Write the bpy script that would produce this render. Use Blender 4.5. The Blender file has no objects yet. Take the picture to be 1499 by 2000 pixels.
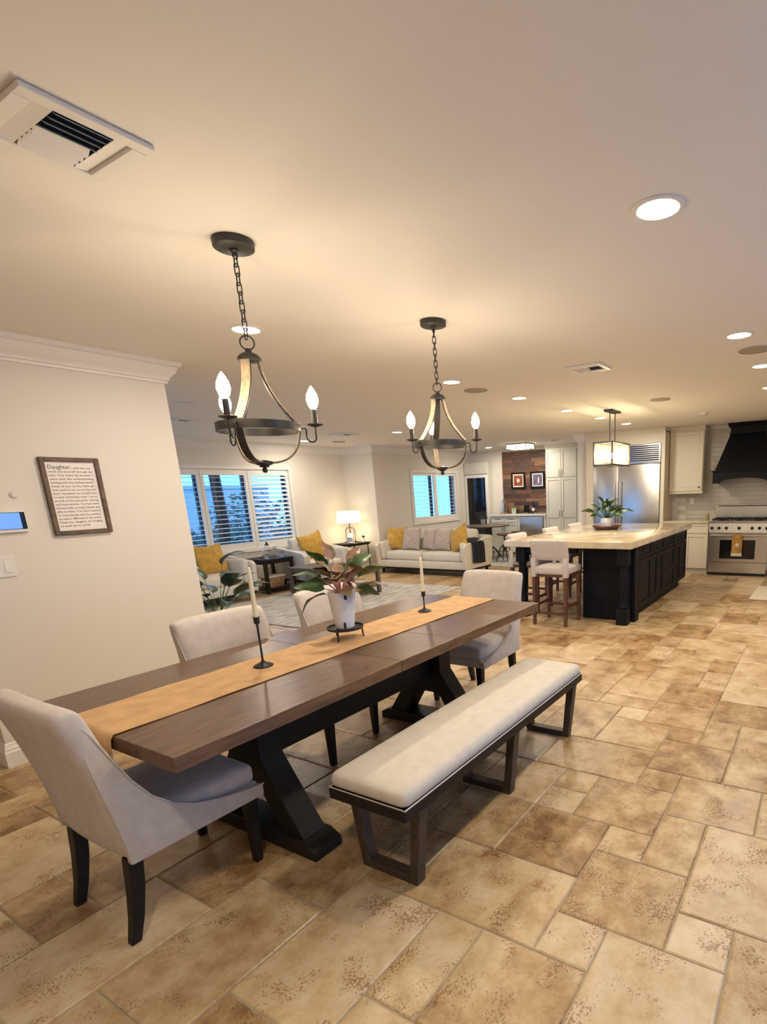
import bpy, bmesh, math, random
from mathutils import Vector, Matrix, noise
PI = math.pi
scene = bpy.context.scene
COL = scene.collection

# ------------------------------------------------------------------ camera
YAW, PITCH, ROLL, FPX, CX, CY, CAMH = 0.5203, 0.24446, 0.03583, 1054.4, 1004.95, 1221.87, 1.53
_f = Vector((math.cos(YAW) * math.cos(PITCH), math.sin(YAW) * math.cos(PITCH), -math.sin(PITCH)))
_r0 = Vector((math.sin(YAW), -math.cos(YAW), 0))
_d0 = _f.cross(_r0)
_r = math.cos(ROLL) * _r0 + math.sin(ROLL) * _d0
_d = -math.sin(ROLL) * _r0 + math.cos(ROLL) * _d0
cam_data = bpy.data.cameras.new('camera')
cam = bpy.data.objects.new('camera', cam_data)
COL.objects.link(cam)
m = Matrix((( _r.x, -_d.x, -_f.x, 0), (_r.y, -_d.y, -_f.y, 0), (_r.z, -_d.z, -_f.z, CAMH), (0, 0, 0, 1)))
cam.matrix_world = m
cam_data.sensor_fit = 'VERTICAL'
cam_data.sensor_height = 36
cam_data.sensor_width = 36 * 1499 / 2000
cam_data.lens = FPX / 2000 * 36
cam_data.shift_x = (749.5 - CX) / 2000
cam_data.shift_y = (CY - 1000) / 2000
cam_data.clip_start = 0.02
scene.camera = cam

# ------------------------------------------------------------------ world / exposure
scene.view_settings.view_transform = 'Standard'
scene.view_settings.look = 'None'
scene.view_settings.exposure = 0.42
scene.view_settings.gamma = 1.0
scene.cycles.use_denoising = True
scene.cycles.max_bounces = 8
scene.cycles.sample_clamp_indirect = 6
world = bpy.data.worlds.new('sky')
scene.world = world
world.use_nodes = True
bg = world.node_tree.nodes['Background']
bg.inputs[0].default_value = (0.13, 0.43, 1.0, 1)
bg.inputs[1].default_value = 2.7
WARM = (1.0, 0.88, 0.715)
CAN_W, BULB_L = 14.0, 115.0


def window_portal(name, loc, rot, sx, sy):
    l = bpy.data.lights.new(name, 'AREA')
    l.shape = 'RECTANGLE'; l.size = sx; l.size_y = sy
    l.cycles.is_portal = True
    o = bpy.data.objects.new(name, l); COL.objects.link(o)
    o.location = loc; o.rotation_euler = rot


window_portal('window_portal', (5.75, 8.93, 1.37), (-PI / 2, 0, 0), 2.6, 1.5)
window_portal('window_portal', (10.39, 8.11, 1.45), (-PI / 2, 0, 0), 1.8, 1.1)
window_portal('door_portal', (.85, 6.7, 1.08), (0, -PI / 2, 0), 2.1, 3.0)
window_portal('door_portal', (2.4, -2.15, 1.08), (PI / 2, 0, 0), 2.4, 2.1)


# ------------------------------------------------------------------ materials
MATS = {}


def mat(name, col=(.8, .8, .8), rough=.6, metal=0., var=0., vscale=8., bump=0., bscale=60., col2=None, stretch=None,
        emit=None, estr=0., coat=0., alpha=None, trans=0., spec=.5, sheen=0.):
    if name in MATS: return MATS[name]
    M = bpy.data.materials.new(name); M.use_nodes = True
    nt = M.node_tree; b = nt.nodes['Principled BSDF']
    b.inputs['Base Color'].default_value = (*col, 1)
    b.inputs['Roughness'].default_value = rough
    b.inputs['Metallic'].default_value = metal
    b.inputs['Specular IOR Level'].default_value = spec
    if coat: b.inputs['Coat Weight'].default_value = coat
    if sheen: b.inputs['Sheen Weight'].default_value = sheen
    if trans: b.inputs['Transmission Weight'].default_value = trans
    if emit:
        b.inputs['Emission Color'].default_value = (*emit, 1); b.inputs['Emission Strength'].default_value = estr
    if var or bump or col2:
        tc = nt.nodes.new('ShaderNodeTexCoord'); mp = nt.nodes.new('ShaderNodeMapping')
        nt.links.new(tc.outputs['Object'], mp.inputs[0])
        if stretch: mp.inputs['Scale'].default_value = stretch
        n = nt.nodes.new('ShaderNodeTexNoise'); n.inputs['Scale'].default_value = vscale; n.inputs['Detail'].default_value = 6
        nt.links.new(mp.outputs[0], n.inputs['Vector'])
        r = nt.nodes.new('ShaderNodeValToRGB')
        c2 = col2 or tuple(max(0, c * (1 - var)) for c in col)
        c1 = col if col2 else tuple(min(1, c * (1 + var)) for c in col)
        r.color_ramp.elements[0].position = .32; r.color_ramp.elements[1].position = .68
        r.color_ramp.elements[0].color = (*c2, 1); r.color_ramp.elements[1].color = (*c1, 1)
        nt.links.new(n.outputs['Fac'], r.inputs[0]); nt.links.new(r.outputs[0], b.inputs['Base Color'])
        if bump:
            n2 = nt.nodes.new('ShaderNodeTexNoise'); n2.inputs['Scale'].default_value = bscale; n2.inputs['Detail'].default_value = 3
            nt.links.new(mp.outputs[0], n2.inputs['Vector'])
            bp = nt.nodes.new('ShaderNodeBump'); bp.inputs['Strength'].default_value = bump; bp.inputs['Distance'].default_value = .004
            nt.links.new(n2.outputs['Fac'], bp.inputs['Height']); nt.links.new(bp.outputs[0], b.inputs['Normal'])
    MATS[name] = M
    return M


def travertine():
    M = bpy.data.materials.new('travertine'); M.use_nodes = True
    nt = M.node_tree; b = nt.nodes['Principled BSDF']; L = nt.links.new; N = nt.nodes.new
    geo = N('ShaderNodeNewGeometry'); oi = N('ShaderNodeObjectInfo')
    add = N('ShaderNodeMath'); add.operation = 'ADD'; L(geo.outputs['Random Per Island'], add.inputs[0]); L(oi.outputs['Random'], add.inputs[1])
    fr = N('ShaderNodeMath'); fr.operation = 'FRACT'; L(add.outputs[0], fr.inputs[0])
    wn = N('ShaderNodeTexWhiteNoise'); wn.noise_dimensions = '1D'; L(fr.outputs[0], wn.inputs['W'])
    sc = N('ShaderNodeVectorMath'); sc.operation = 'SCALE'; sc.inputs['Scale'].default_value = 40; L(wn.outputs['Color'], sc.inputs[0])
    pa = N('ShaderNodeVectorMath'); pa.operation = 'ADD'; L(geo.outputs['Position'], pa.inputs[0]); L(sc.outputs[0], pa.inputs[1])
    n1 = N('ShaderNodeTexNoise'); n1.inputs['Scale'].default_value = 5.5; n1.inputs['Detail'].default_value = 12; n1.inputs['Roughness'].default_value = .72; n1.inputs['Distortion'].default_value = .15
    L(pa.outputs[0], n1.inputs['Vector'])
    ramp = N('ShaderNodeValToRGB'); cr = ramp.color_ramp
    cr.elements[0].position = .28; cr.elements[0].color = (.22, .115, .042, 1)
    cr.elements[1].position = .72; cr.elements[1].color = (.66, .52, .34, 1)
    e = cr.elements.new(.42); e.color = (.40, .255, .115, 1)
    e = cr.elements.new(.55); e.color = (.53, .38, .205, 1)
    # per-tile shift of the ramp
    sh = N('ShaderNodeMath'); sh.operation = 'MULTIPLY_ADD'; sh.inputs[1].default_value = .26; sh.inputs[2].default_value = -.13
    L(wn.outputs['Value'], sh.inputs[0])
    a2 = N('ShaderNodeMath'); a2.operation = 'ADD'; L(n1.outputs['Fac'], a2.inputs[0]); L(sh.outputs[0], a2.inputs[1])
    L(a2.outputs[0], ramp.inputs[0])
    # pits and veins
    n2 = N('ShaderNodeTexNoise'); n2.inputs['Scale'].default_value = 120; n2.inputs['Detail'].default_value = 4; L(pa.outputs[0], n2.inputs['Vector'])
    n3 = N('ShaderNodeTexNoise'); n3.inputs['Scale'].default_value = 7; n3.inputs['Detail'].default_value = 3; L(pa.outputs[0], n3.inputs['Vector'])
    pm = N('ShaderNodeMath'); pm.operation = 'MULTIPLY'; L(n2.outputs['Fac'], pm.inputs[0]); L(n3.outputs['Fac'], pm.inputs[1])
    pr = N('ShaderNodeValToRGB'); pr.color_ramp.elements[0].position = .315; pr.color_ramp.elements[1].position = .375
    L(pm.outputs[0], pr.inputs[0])
    mx = N('ShaderNodeMix'); mx.data_type = 'RGBA'; mx.blend_type = 'MULTIPLY'
    mx.inputs[7].default_value = (.58, .46, .36, 1)
    L(pr.outputs[0], mx.inputs[0]); L(ramp.outputs[0], mx.inputs[6]); L(mx.outputs[2], b.inputs['Base Color'])
    b.inputs['Roughness'].default_value = .34
    rr = N('ShaderNodeMapRange'); rr.inputs['To Min'].default_value = .22; rr.inputs['To Max'].default_value = .5
    L(n1.outputs['Fac'], rr.inputs[0]); L(rr.outputs[0], b.inputs['Roughness'])
    bp = N('ShaderNodeBump'); bp.inputs['Strength'].default_value = .25; bp.inputs['Distance'].default_value = .004; bp.invert = True
    L(pr.outputs[0], bp.inputs['Height']); L(bp.outputs[0], b.inputs['Normal'])
    return M


def pane_glass():
    M = bpy.data.materials.new('window_glass'); M.use_nodes = True
    nt = M.node_tree; nt.nodes.remove(nt.nodes['Principled BSDF'])
    t = nt.nodes.new('ShaderNodeBsdfTransparent'); g = nt.nodes.new('ShaderNodeBsdfGlossy'); g.inputs['Roughness'].default_value = .02
    mx = nt.nodes.new('ShaderNodeMixShader'); mx.inputs[0].default_value = .07
    nt.links.new(t.outputs[0], mx.inputs[1]); nt.links.new(g.outputs[0], mx.inputs[2])
    nt.links.new(mx.outputs[0], nt.nodes['Material Output'].inputs[0])
    return M


def emis(name, col, s):
    if name in MATS: return MATS[name]
    M = bpy.data.materials.new(name); M.use_nodes = True
    b = M.node_tree.nodes['Principled BSDF']
    b.inputs['Base Color'].default_value = (*col, 1)
    b.inputs['Emission Color'].default_value = (*col, 1); b.inputs['Emission Strength'].default_value = s
    MATS[name] = M
    return M


TRAV = travertine()
GLASS = pane_glass()
WALL = mat('wall_paint', (.72, .68, .615), .75, bump=.05, bscale=180)
WALLB = WALL
CEIL = mat('ceiling_paint', (.82, .795, .75), .8, bump=.04, bscale=150)
TRIM = mat('white_trim', (.80, .78, .74), .4)
GROUT = mat('grout', (.40, .33, .24), .9, var=.15, vscale=30)
FABRIC = mat('beige_fabric', (.56, .50, .455), .95, var=.07, vscale=25, bump=.35, bscale=420, sheen=.2)
LINEN = mat('oatmeal_linen', (.62, .57, .49), .95, var=.05, vscale=20, bump=.3, bscale=380)
SOFA = mat('cream_upholstery', (.66, .62, .54), .95, var=.04, vscale=12, bump=.2, bscale=350)
DWOOD = mat('dark_espresso_wood', (.011, .0085, .0075), .5, spec=.3, var=.35, vscale=14, stretch=(1, 8, 8), bump=.1)
BWOOD = mat('bench_wood', (.055, .037, .027), .5, var=.35, vscale=14, stretch=(6, 6, 1), bump=.1)
TWOOD = mat('table_wood', (.17, .085, .040), .28, vscale=5, col2=(.068, .034, .018), stretch=(1.4, 12, 12), bump=.12, bscale=40)
RWOOD = mat('red_brown_wood', (.12, .045, .022), .4, var=.3, vscale=12)
GWOOD = mat('grey_brown_wood', (.12, .095, .07), .5, var=.3, vscale=12, stretch=(1, 8, 8))
IRON = mat('dark_iron', (.035, .034, .034), .45, .6)
BRONZE = mat('aged_bronze', (.05, .047, .043), .45, .6, var=.2)
RIBWOOD = mat('weathered_grey_wood', (.36, .28, .19), .6, vscale=20, col2=(.17, .13, .095), stretch=(6, 6, 1))
STEEL = mat('brushed_steel', (.56, .54, .51), .27, 1., bump=.03, bscale=300)
BLACKP = mat('black_paint', (.007, .008, .011), .5, var=.2, spec=.14)
BLACKG = mat('black_glass', (.006, .006, .008), .06)
CABINET = mat('cream_cabinet', (.64, .58, .45), .45)
CABWHITE = mat('pale_cabinet', (.62, .62, .56), .45)
GRANITE = mat('polished_cream_stone', (.70, .60, .43), .07, vscale=3.5, col2=(.46, .36, .22), bump=0)
RUNNER = mat('tan_linen', (.58, .36, .175), .95, var=.12, vscale=14, bump=.5, bscale=260)
MUSTARD = mat('mustard_velvet', (.50, .285, .035), .8, var=.22, vscale=14, sheen=.4)
GREYP = mat('taupe_velvet', (.43, .36, .31), .85, var=.15, vscale=16, sheen=.3)
NAVY = mat('navy_knit', (.010, .012, .022), .95, var=.4, vscale=40, bump=.6, bscale=150)
WHITEC = mat('white_ceramic', (.78, .78, .80), .25)
WAX = mat('ivory_wax', (.85, .76, .52), .5)
LEAF = mat('green_leaf', (.055, .12, .03), .4, var=.45, vscale=9)
LEAFD = mat('deep_green_leaf', (.02, .052, .022), .35, var=.4, vscale=9)
LEAFP = mat('pink_green_leaf', (.085, .11, .035), .4, vscale=12, col2=(.33, .12, .085))
STEMP = mat('pink_stem', (.55, .25, .20), .5)
SOIL = mat('soil', (.03, .02, .013), .95, var=.4, vscale=60)
PLASTIC = mat('white_plastic', (.76, .73, .68), .4)
SIGNWOOD = mat('brown_frame_wood', (.13, .085, .055), .55, var=.35, vscale=20)
PAPER = mat('print_paper', (.82, .78, .74), .7)
INK = mat('ink', (.03, .025, .025), .8)
CLEAR = mat('clear_glass', (.95, .97, 1), .03, trans=1.)
WICKER = mat('wicker', (.36, .21, .10), .8, var=.35, vscale=40, bump=.6, bscale=90)
SPKGREY = mat('speaker_grille', (.40, .36, .28), .8)
DARK_SHADE = mat('dark_part_and_shade', (.02, .02, .022), .8)  # near-black for small pot parts; behind the vent vanes it paints shade
VANE_SHADED = mat('shaded_vane', (.50, .55, .55), .5)  # grey paints shade on vanes turned away; the lit vanes stay white
DLED = emis('downlight_glow', (1.0, .86, .66), 14)
BULB = emis('bulb_glow', (1.0, .80, .54), BULB_L)
SHADE = mat('lit_lamp_shade', (.85, .78, .62), .8, emit=(1.0, .80, .48), estr=1.6)
GLOBE = emis('small_bulb_glow', (1.0, .80, .52), 30)


# ------------------------------------------------------------------ mesh helpers
class MB:
    def __init__(s): s.v = []; s.f = []
    def add(s, vs, fs):
        o = len(s.v); s.v += [tuple(p) for p in vs]; s.f += [tuple(i + o for i in f) for f in fs]; return s
    def box(s, x0, y0, z0, x1, y1, z1):
        return s.add([(x0, y0, z0), (x1, y0, z0), (x1, y1, z0), (x0, y1, z0), (x0, y0, z1), (x1, y0, z1), (x1, y1, z1), (x0, y1, z1)],
                     [(3, 2, 1, 0), (4, 5, 6, 7), (0, 1, 5, 4), (1, 2, 6, 5), (2, 3, 7, 6), (3, 0, 4, 7)])
    def hexa(s, b, t):       # bottom quad, top quad (ccw)
        return s.add(list(b) + list(t), [(3, 2, 1, 0), (4, 5, 6, 7), (0, 1, 5, 4), (1, 2, 6, 5), (2, 3, 7, 6), (3, 0, 4, 7)])
    def prism(s, poly, axis, a, b):
        n = len(poly)
        def P(p, t): return (t, p[0], p[1]) if axis == 0 else (p[0], t, p[1]) if axis == 1 else (p[0], p[1], t)
        vs = [P(p, a) for p in poly] + [P(p, b) for p in poly]
        return s.add(vs, [tuple(range(n))[::-1], tuple(range(n, 2 * n))] + [(i, (i + 1) % n, n + (i + 1) % n, n + i) for i in range(n)])
    def lathe(s, prof, n=24, c=(0, 0, 0), cap=True):
        vs = []; fs = []; k = len(prof)
        for i in range(n):
            a = 2 * PI * i / n
            for r, z in prof: vs.append((c[0] + r * math.cos(a), c[1] + r * math.sin(a), c[2] + z))
        for i in range(n):
            j = (i + 1) % n
            for q in range(k - 1): fs.append((i * k + q, j * k + q, j * k + q + 1, i * k + q + 1))
        if cap:
            fs.append(tuple(i * k for i in range(n))[::-1]); fs.append(tuple(i * k + k - 1 for i in range(n)))
        return s.add(vs, fs)
    def tube(s, path, r, n=8, closed=False, flat=None):
        P = [Vector(p) for p in path]; m = len(P); vs = []; fs = []; up = None
        for i in range(m):
            if closed: t = P[(i + 1) % m] - P[i - 1]
            else: t = P[min(i + 1, m - 1)] - P[max(i - 1, 0)]
            t.normalize()
            if up is None:
                up = Vector((0, 0, 1)) if abs(t.z) < .9 else Vector((1, 0, 0))
            a = t.cross(up)
            if a.length < 1e-4: a = t.orthogonal()
            a.normalize(); b = a.cross(t); b.normalize(); up = b
            rr = r[i] if isinstance(r, (list, tuple)) else r
            for q in range(n):
                w = 2 * PI * q / n + PI / n
                vs.append(P[i] + a * (rr * math.cos(w)) + b * (rr * math.sin(w)))
        for i in range(m if closed else m - 1):
            j = (i + 1) % m
            for q in range(n): fs.append((i * n + q, i * n + (q + 1) % n, j * n + (q + 1) % n, j * n + q))
        if not closed:
            fs.append(tuple(range(n))[::-1]); fs.append(tuple(range((m - 1) * n, m * n)))
        return s.add(vs, fs)
    def rbox(s, c, d, r, n=6, puff=0., fn=None):
        # rounded box, optionally puffed, built from a subdivided cube
        idx = {}; vs = []; fs = []
        h = [q / 2 for q in d]
        def key(i, j, k):
            if (i, j, k) in idx: return idx[(i, j, k)]
            u = [2 * t / n - 1 for t in (i, j, k)]
            # denser near the ends
            u = [math.copysign(1 - (1 - abs(t)) ** 1.6, t) for t in u]
            p = [u[a] * h[a] for a in range(3)]
            q = [max(-h[a] + r, min(h[a] - r, p[a])) for a in range(3)]
            w = Vector([p[a] - q[a] for a in range(3)])
            if w.length > 1e-9:
                mx = max(abs(x) for x in w)
                w = w.normalized() * min(r, mx)
            p = [q[a] + w[a] for a in range(3)]
            if puff:
                for a in range(3):
                    b, cc = [x for x in range(3) if x != a]
                    p[a] += math.copysign(puff, u[a]) * abs(u[a]) * (1 - u[b] ** 2) * (1 - u[cc] ** 2) if d[a] == min(d) else 0
            p = Vector(p)
            if fn: p = Vector(fn(p))
            idx[(i, j, k)] = len(vs); vs.append((p.x + c[0], p.y + c[1], p.z + c[2])); return idx[(i, j, k)]
        R = range(n)
        for i in R:
            for j in R:
                fs.append((key(i, j, 0), key(i, j + 1, 0), key(i + 1, j + 1, 0), key(i + 1, j, 0)))
                fs.append((key(i, j, n), key(i + 1, j, n), key(i + 1, j + 1, n), key(i, j + 1, n)))
                fs.append((key(i, 0, j), key(i + 1, 0, j), key(i + 1, 0, j + 1), key(i, 0, j + 1)))
                fs.append((key(i, n, j), key(i, n, j + 1), key(i + 1, n, j + 1), key(i + 1, n, j)))
                fs.append((key(0, i, j), key(0, i, j + 1), key(0, i + 1, j + 1), key(0, i + 1, j)))
                fs.append((key(n, i, j), key(n, i + 1, j), key(n, i + 1, j + 1), key(n, i, j + 1)))
        return s.add(vs, fs)
    def grid(s, fn, nu, nv, thick=0., flip=False):
        vs = [fn(i / nu, j / nv) for i in range(nu + 1) for j in range(nv + 1)]
        fs = []
        for i in range(nu):
            for j in range(nv):
                a = i * (nv + 1) + j
                q = (a, a + nv + 1, a + nv + 2, a + 1)
                fs.append(q[::-1] if flip else q)
        return s.add(vs, fs)
    def xf(s, M):
        s.v = [tuple(M @ Vector(p)) for p in s.v]; return s


def mesh(name, mb, m, bevel=0., seg=1, smooth=35, solid=0.):
    me = bpy.data.meshes.new(name)
    me.from_pydata(mb.v, [], mb.f)
    if bevel or solid:
        bm = bmesh.new(); bm.from_mesh(me)
        if solid: bmesh.ops.solidify(bm, geom=bm.faces[:], thickness=solid)
        if bevel:
            bm.normal_update()
            ed = [e for e in bm.edges if len(e.link_faces) == 2 and e.calc_face_angle(0) > .5]
            bmesh.ops.bevel(bm, geom=ed, offset=bevel, segments=seg, affect='EDGES', profile=.6, clamp_overlap=True)
        bm.to_mesh(me); bm.free()
    bm = bmesh.new(); bm.from_mesh(me); bmesh.ops.recalc_face_normals(bm, faces=bm.faces[:]) if not solid else None
    bm.to_mesh(me); bm.free()
    if smooth:
        me.polygons.foreach_set('use_smooth', [True] * len(me.polygons))
        me.set_sharp_from_angle(angle=math.radians(smooth))
    me.materials.append(m)
    return me


def inst(name, me, parent=None, loc=(0, 0, 0), rot=(0, 0, 0), scale=None):
    o = bpy.data.objects.new(name, me); COL.objects.link(o)
    if parent is not None: o.parent = parent
    o.location = loc; o.rotation_euler = rot
    if scale: o.scale = scale
    return o


def obj(name, mb, m, parent=None, bevel=0., seg=1, smooth=35, solid=0., loc=(0, 0, 0), rot=(0, 0, 0), label=None):
    o = inst(name, mesh(name, mb, m, bevel, seg, smooth, solid), parent, loc, rot)
    if label: o['label'] = label
    return o


def tag(o, label, cat, group=None, kind=None):
    o['label'] = label; o['category'] = cat
    if group: o['group'] = group
    if kind: o['kind'] = kind
    return o


def thing(name, label, cat, loc=(0, 0, 0), rz=0., group=None, rot=None):
    o = bpy.data.objects.new(name, None); COL.objects.link(o)
    o.empty_display_size = .05
    o.location = loc; o.rotation_euler = rot if rot else (0, 0, rz)
    return tag(o, label, cat, group)


def struct(name, mb, m, label=None, bevel=0., smooth=35):
    o = obj(name, mb, m, None, bevel, smooth=smooth); o['kind'] = 'structure'
    if label: o['label'] = label
    return o


def kids(o): return [c for c in bpy.data.objects if c.parent is o]


def dup(root, label, loc, rz=0., group=None, rot=None):
    r = root.copy(); COL.objects.link(r); r.location = loc; r.rotation_euler = rot if rot else (0, 0, rz)
    r['label'] = label
    if group: r['group'] = group
    for c in kids(root):
        k = c.copy(); COL.objects.link(k); k.parent = r
        for g in kids(c):
            q = g.copy(); COL.objects.link(q); q.parent = k
    return r


def molding(path, prof, closed=False):
    # prof: (out, z); out is to the right of travel
    n = len(path); mb = MB(); k = len(prof); vs = []
    for i in range(n):
        p = Vector(path[i])
        def nrm(a, b):
            d = (Vector(b) - Vector(a)).normalized(); return Vector((d.y, -d.x))
        ns = []
        if closed or i > 0: ns.append(nrm(path[i - 1], path[i]))
        if closed or i < n - 1: ns.append(nrm(path[i], path[(i + 1) % n]))
        q = sum(ns, Vector((0, 0))); q.normalize(); q /= max(.3, q.dot(ns[0]))
        for o, z in prof: vs.append((p.x + q.x * o, p.y + q.y * o, z))
    fs = []
    for i in range(n if closed else n - 1):
        j = (i + 1) % n
        for t in range(k): fs.append((i * k + t, i * k + (t + 1) % k, j * k + (t + 1) % k, j * k + t))
    if not closed: fs += [tuple(range(k)), tuple(range((n - 1) * k, n * k))[::-1]]
    return mb.add(vs, fs)


CROWN = [(0, 2.36), (.014, 2.36), (.016, 2.376), (.026, 2.38), (.028, 2.395), (.042, 2.412), (.060, 2.432), (.068, 2.455), (.072, 2.468), (.086, 2.472), (.09, 2.484), (.096, 2.4995), (0, 2.4995)]
BASE = [(0, 0), (.020, 0), (.020, .095), (.015, .101), (.015, .117), (.010, .124), (.008, .143), (0, .15)]
ZC = 2.5
rnd = random.Random(7)

# ------------------------------------------------------------------ floor with Versailles pattern tiles
floor = struct('floor', MB().box(-1.8, -2.2, -.12, 12.6, 9.1, -.006), GROUT, 'travertine tile floor in a mixed size pattern')
U, X0, Y0 = .199, 1.142, .144
fixed = [(-1, 2, 0, 2), (-1, 1, 2, 4), (1, 2, 2, 3), (2, 4, 1, 3), (2, 3, 0, 1), (3, 6, -1, 1), (4, 6, 1, 2), (4, 5, 2, 3), (5, 7, 2, 4), (6, 8, 0, 2),
         (8, 10, 1, 3), (9, 11, 3, 5), (11, 12, 4, 5), (11, 13, 2, 4), (10, 11, 2, 3), (10, 12, 1, 2), (9, 12, 5, 7), (12, 13, 4, 6), (7, 9, 3, 6), (7, 8, 2, 3),
         (1, 3, 3, 6), (3, 5, 3, 5), (5, 6, 4, 5), (6, 7, 4, 5), (5, 7, 5, 7), (3, 5, 5, 7), (13, 15, 4, 6), (12, 14, 0, 2), (13, 15, 2, 4), (0, 3, -2, 0), (15, 17, 3, 5), (14, 16, 0, 2)]
occ = {}
tiles = []
def put(t):
    for a in range(t[0], t[1]):
        for b in range(t[2], t[3]): occ[(a, b)] = 1
    tiles.append(t)
for t in fixed:
    if not any((a, b) in occ for a in range(t[0], t[1]) for b in range(t[2], t[3])): put(t)
N0, N1, M0, M1 = -14, 54, -11, 44
SZ = [(3, 2), (2, 3), (2, 2), (3, 2), (2, 2), (2, 1), (1, 2), (1, 1)]
for a in range(N0, N1):
    for b in range(M0, M1):
        if (a, b) in occ: continue
        opts = SZ[:]; rnd.shuffle(opts)
        if rnd.random() < .6: opts.sort(key=lambda s: -s[0] * s[1] + rnd.random() * 2.5)
        for w, h in opts + [(1, 1)]:
            if a + w > N1 or b + h > M1: continue
            if all((a + i, b + j) not in occ for i in range(w) for j in range(h)):
                put((a, a + w, b, b + h)); break
def tile_mb(w, h, cx=0, cy=0, dz=0):
    g, c = .0028, .006; hx, hy = w * U / 2 - g, h * U / 2 - g
    b = [(-hx, -hy), (hx, -hy), (hx, hy), (-hx, hy)]; t = [(-hx + c, -hy + c), (hx - c, -hy + c), (hx - c, hy - c), (-hx + c, hy - c)]
    vs = [(cx + x, cy + y, -.011 + dz) for x, y in b] + [(cx + x, cy + y, -.0035 + dz) for x, y in b] + [(cx + x, cy + y, dz) for x, y in t]
    fs = [(8, 9, 10, 11)] + [(i, (i + 1) % 4, 4 + (i + 1) % 4, 4 + i) for i in range(4)] + [(4 + i, 4 + (i + 1) % 4, 8 + (i + 1) % 4, 8 + i) for i in range(4)]
    return vs, fs
def tile_c(t): return X0 + (t[0] + t[1]) / 2 * U, Y0 + (t[2] + t[3]) / 2 * U
def tile_rank(t):
    x, y = tile_c(t); d = math.hypot(x, y); az = math.atan2(y, x)
    return d + (0 if -.35 < az < 1.25 and x > .2 else 50)
tiles.sort(key=tile_rank)
tmesh = {}
rest = MB()
for i, t in enumerate(tiles):
    w, h = t[1] - t[0], t[3] - t[2]; x, y = tile_c(t)
    dz = rnd.uniform(-.0012, 0)
    if i < 298:
        if (w, h) not in tmesh:
            mb = MB(); mb.add(*tile_mb(w, h)); tmesh[(w, h)] = mesh('tile', mb, TRAV, smooth=0)
        inst('tile', tmesh[(w, h)], floor, (x, y, dz))
    else: rest.add(*tile_mb(w, h, x, y, dz))
o = obj('tile_field', rest, TRAV, floor, smooth=0); o['kind'] = 'stuff'

# ------------------------------------------------------------------ shell
struct('ceiling', MB().box(-1.8, -2.2, ZC, 12.6, 9.1, ZC + .1), CEIL, 'plain cream ceiling')
struct('wall_dining', MB().box(1.08, 4.2, 0, 2.42, 4.5, ZC), WALL, 'short cream wall beside the dining table')
def wall_with_hole(axis, a0, a1, t0, t1, h0, h1, z0, z1):
    mb = MB()
    for u0, u1, w0, w1 in ((a0, h0, 0, ZC), (h1, a1, 0, ZC), (h0, h1, 0, z0), (h0, h1, z1, ZC)): mb.box(u0, t0, w0, u1, t1, w1)
    return mb
struct('wall_living_window', wall_with_hole(0, .8, 8.6, 8.75, 8.95, 4.50, 7.02, .70, 2.05), WALL, 'cream wall around the wide shuttered window')
struct('wall_living_side', MB().box(8.4, 8.13, 0, 8.6, 8.75, ZC).box(8.4, 7.93, 0, 8.6, 8.13, ZC), WALL)
struct('wall_living_back', wall_with_hole(0, 8.6, 12.0, 7.93, 8.13, 9.56, 11.22, .92, 1.99), WALL, 'grey cream wall around the square shuttered window')
struct('wall_living_left', MB().box(.8, 4.65, 0, 1.0, 5.2, ZC).box(.8, 8.2, 0, 1.0, 8.75, ZC).box(.8, 5.2, 2.12, 1.0, 8.2, ZC), WALL)
wall_bar = struct('wall_bar', MB().box(11.8, 4.13, 0, 12.0, 7.93, ZC), WALL, 'bar wall clad in dark reclaimed planks')
wall_kitchen = struct('wall_kitchen', MB().box(10.38, -2.2, 0, 10.55, 3.93, ZC), WALL, 'kitchen wall with pale subway tile')
struct('wall_partition', MB().box(9.86, 3.93, 0, 11.8, 4.13, ZC), WALL, 'cream wall end beside the refrigerator')
struct('wall_right', wall_with_hole(0, -1.8, 10.38, -2.2, -2.0, 1.2, 3.6, .0, 2.12), WALL)
struct('wall_rear', MB().box(-1.8, -2.0, 0, -1.6, 4.65, ZC), WALL)
struct('wall_dining_left', MB().box(-1.6, 4.5, 0, 1.08, 4.65, ZC), WALL)
def glass_door(name, label, w, h, loc, rz):
    d = bpy.data.objects.new(name, None); COL.objects.link(d); d['kind'] = 'structure'; d['label'] = label
    d.location = loc; d.rotation_euler = (0, 0, rz)
    for k in range(3):
        a, b, y = -w / 2 + w * k / 3, -w / 2 + w * (k + 1) / 3, (.02 if k % 2 else -.02)
        f = obj('door_frame', MB().box(a, y - .02, 0, a + .06, y + .02, h).box(b - .06, y - .02, 0, b, y + .02, h).box(a + .06, y - .02, h - .06, b - .06, y + .02, h).box(a + .06, y - .02, 0, b - .06, y + .02, .08), TRIM, d)
        obj('pane', MB().box(a + .055, y - .003, .075, b - .055, y + .003, h - .055), GLASS, f)
glass_door('door_1', 'sliding glass door of the living room', 3.0, 2.12, (.9, 6.7, 0), PI / 2)
glass_door('door_2', 'sliding glass door beside the dining area', 2.4, 2.12, (2.4, -2.1, 0), 0)
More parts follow.
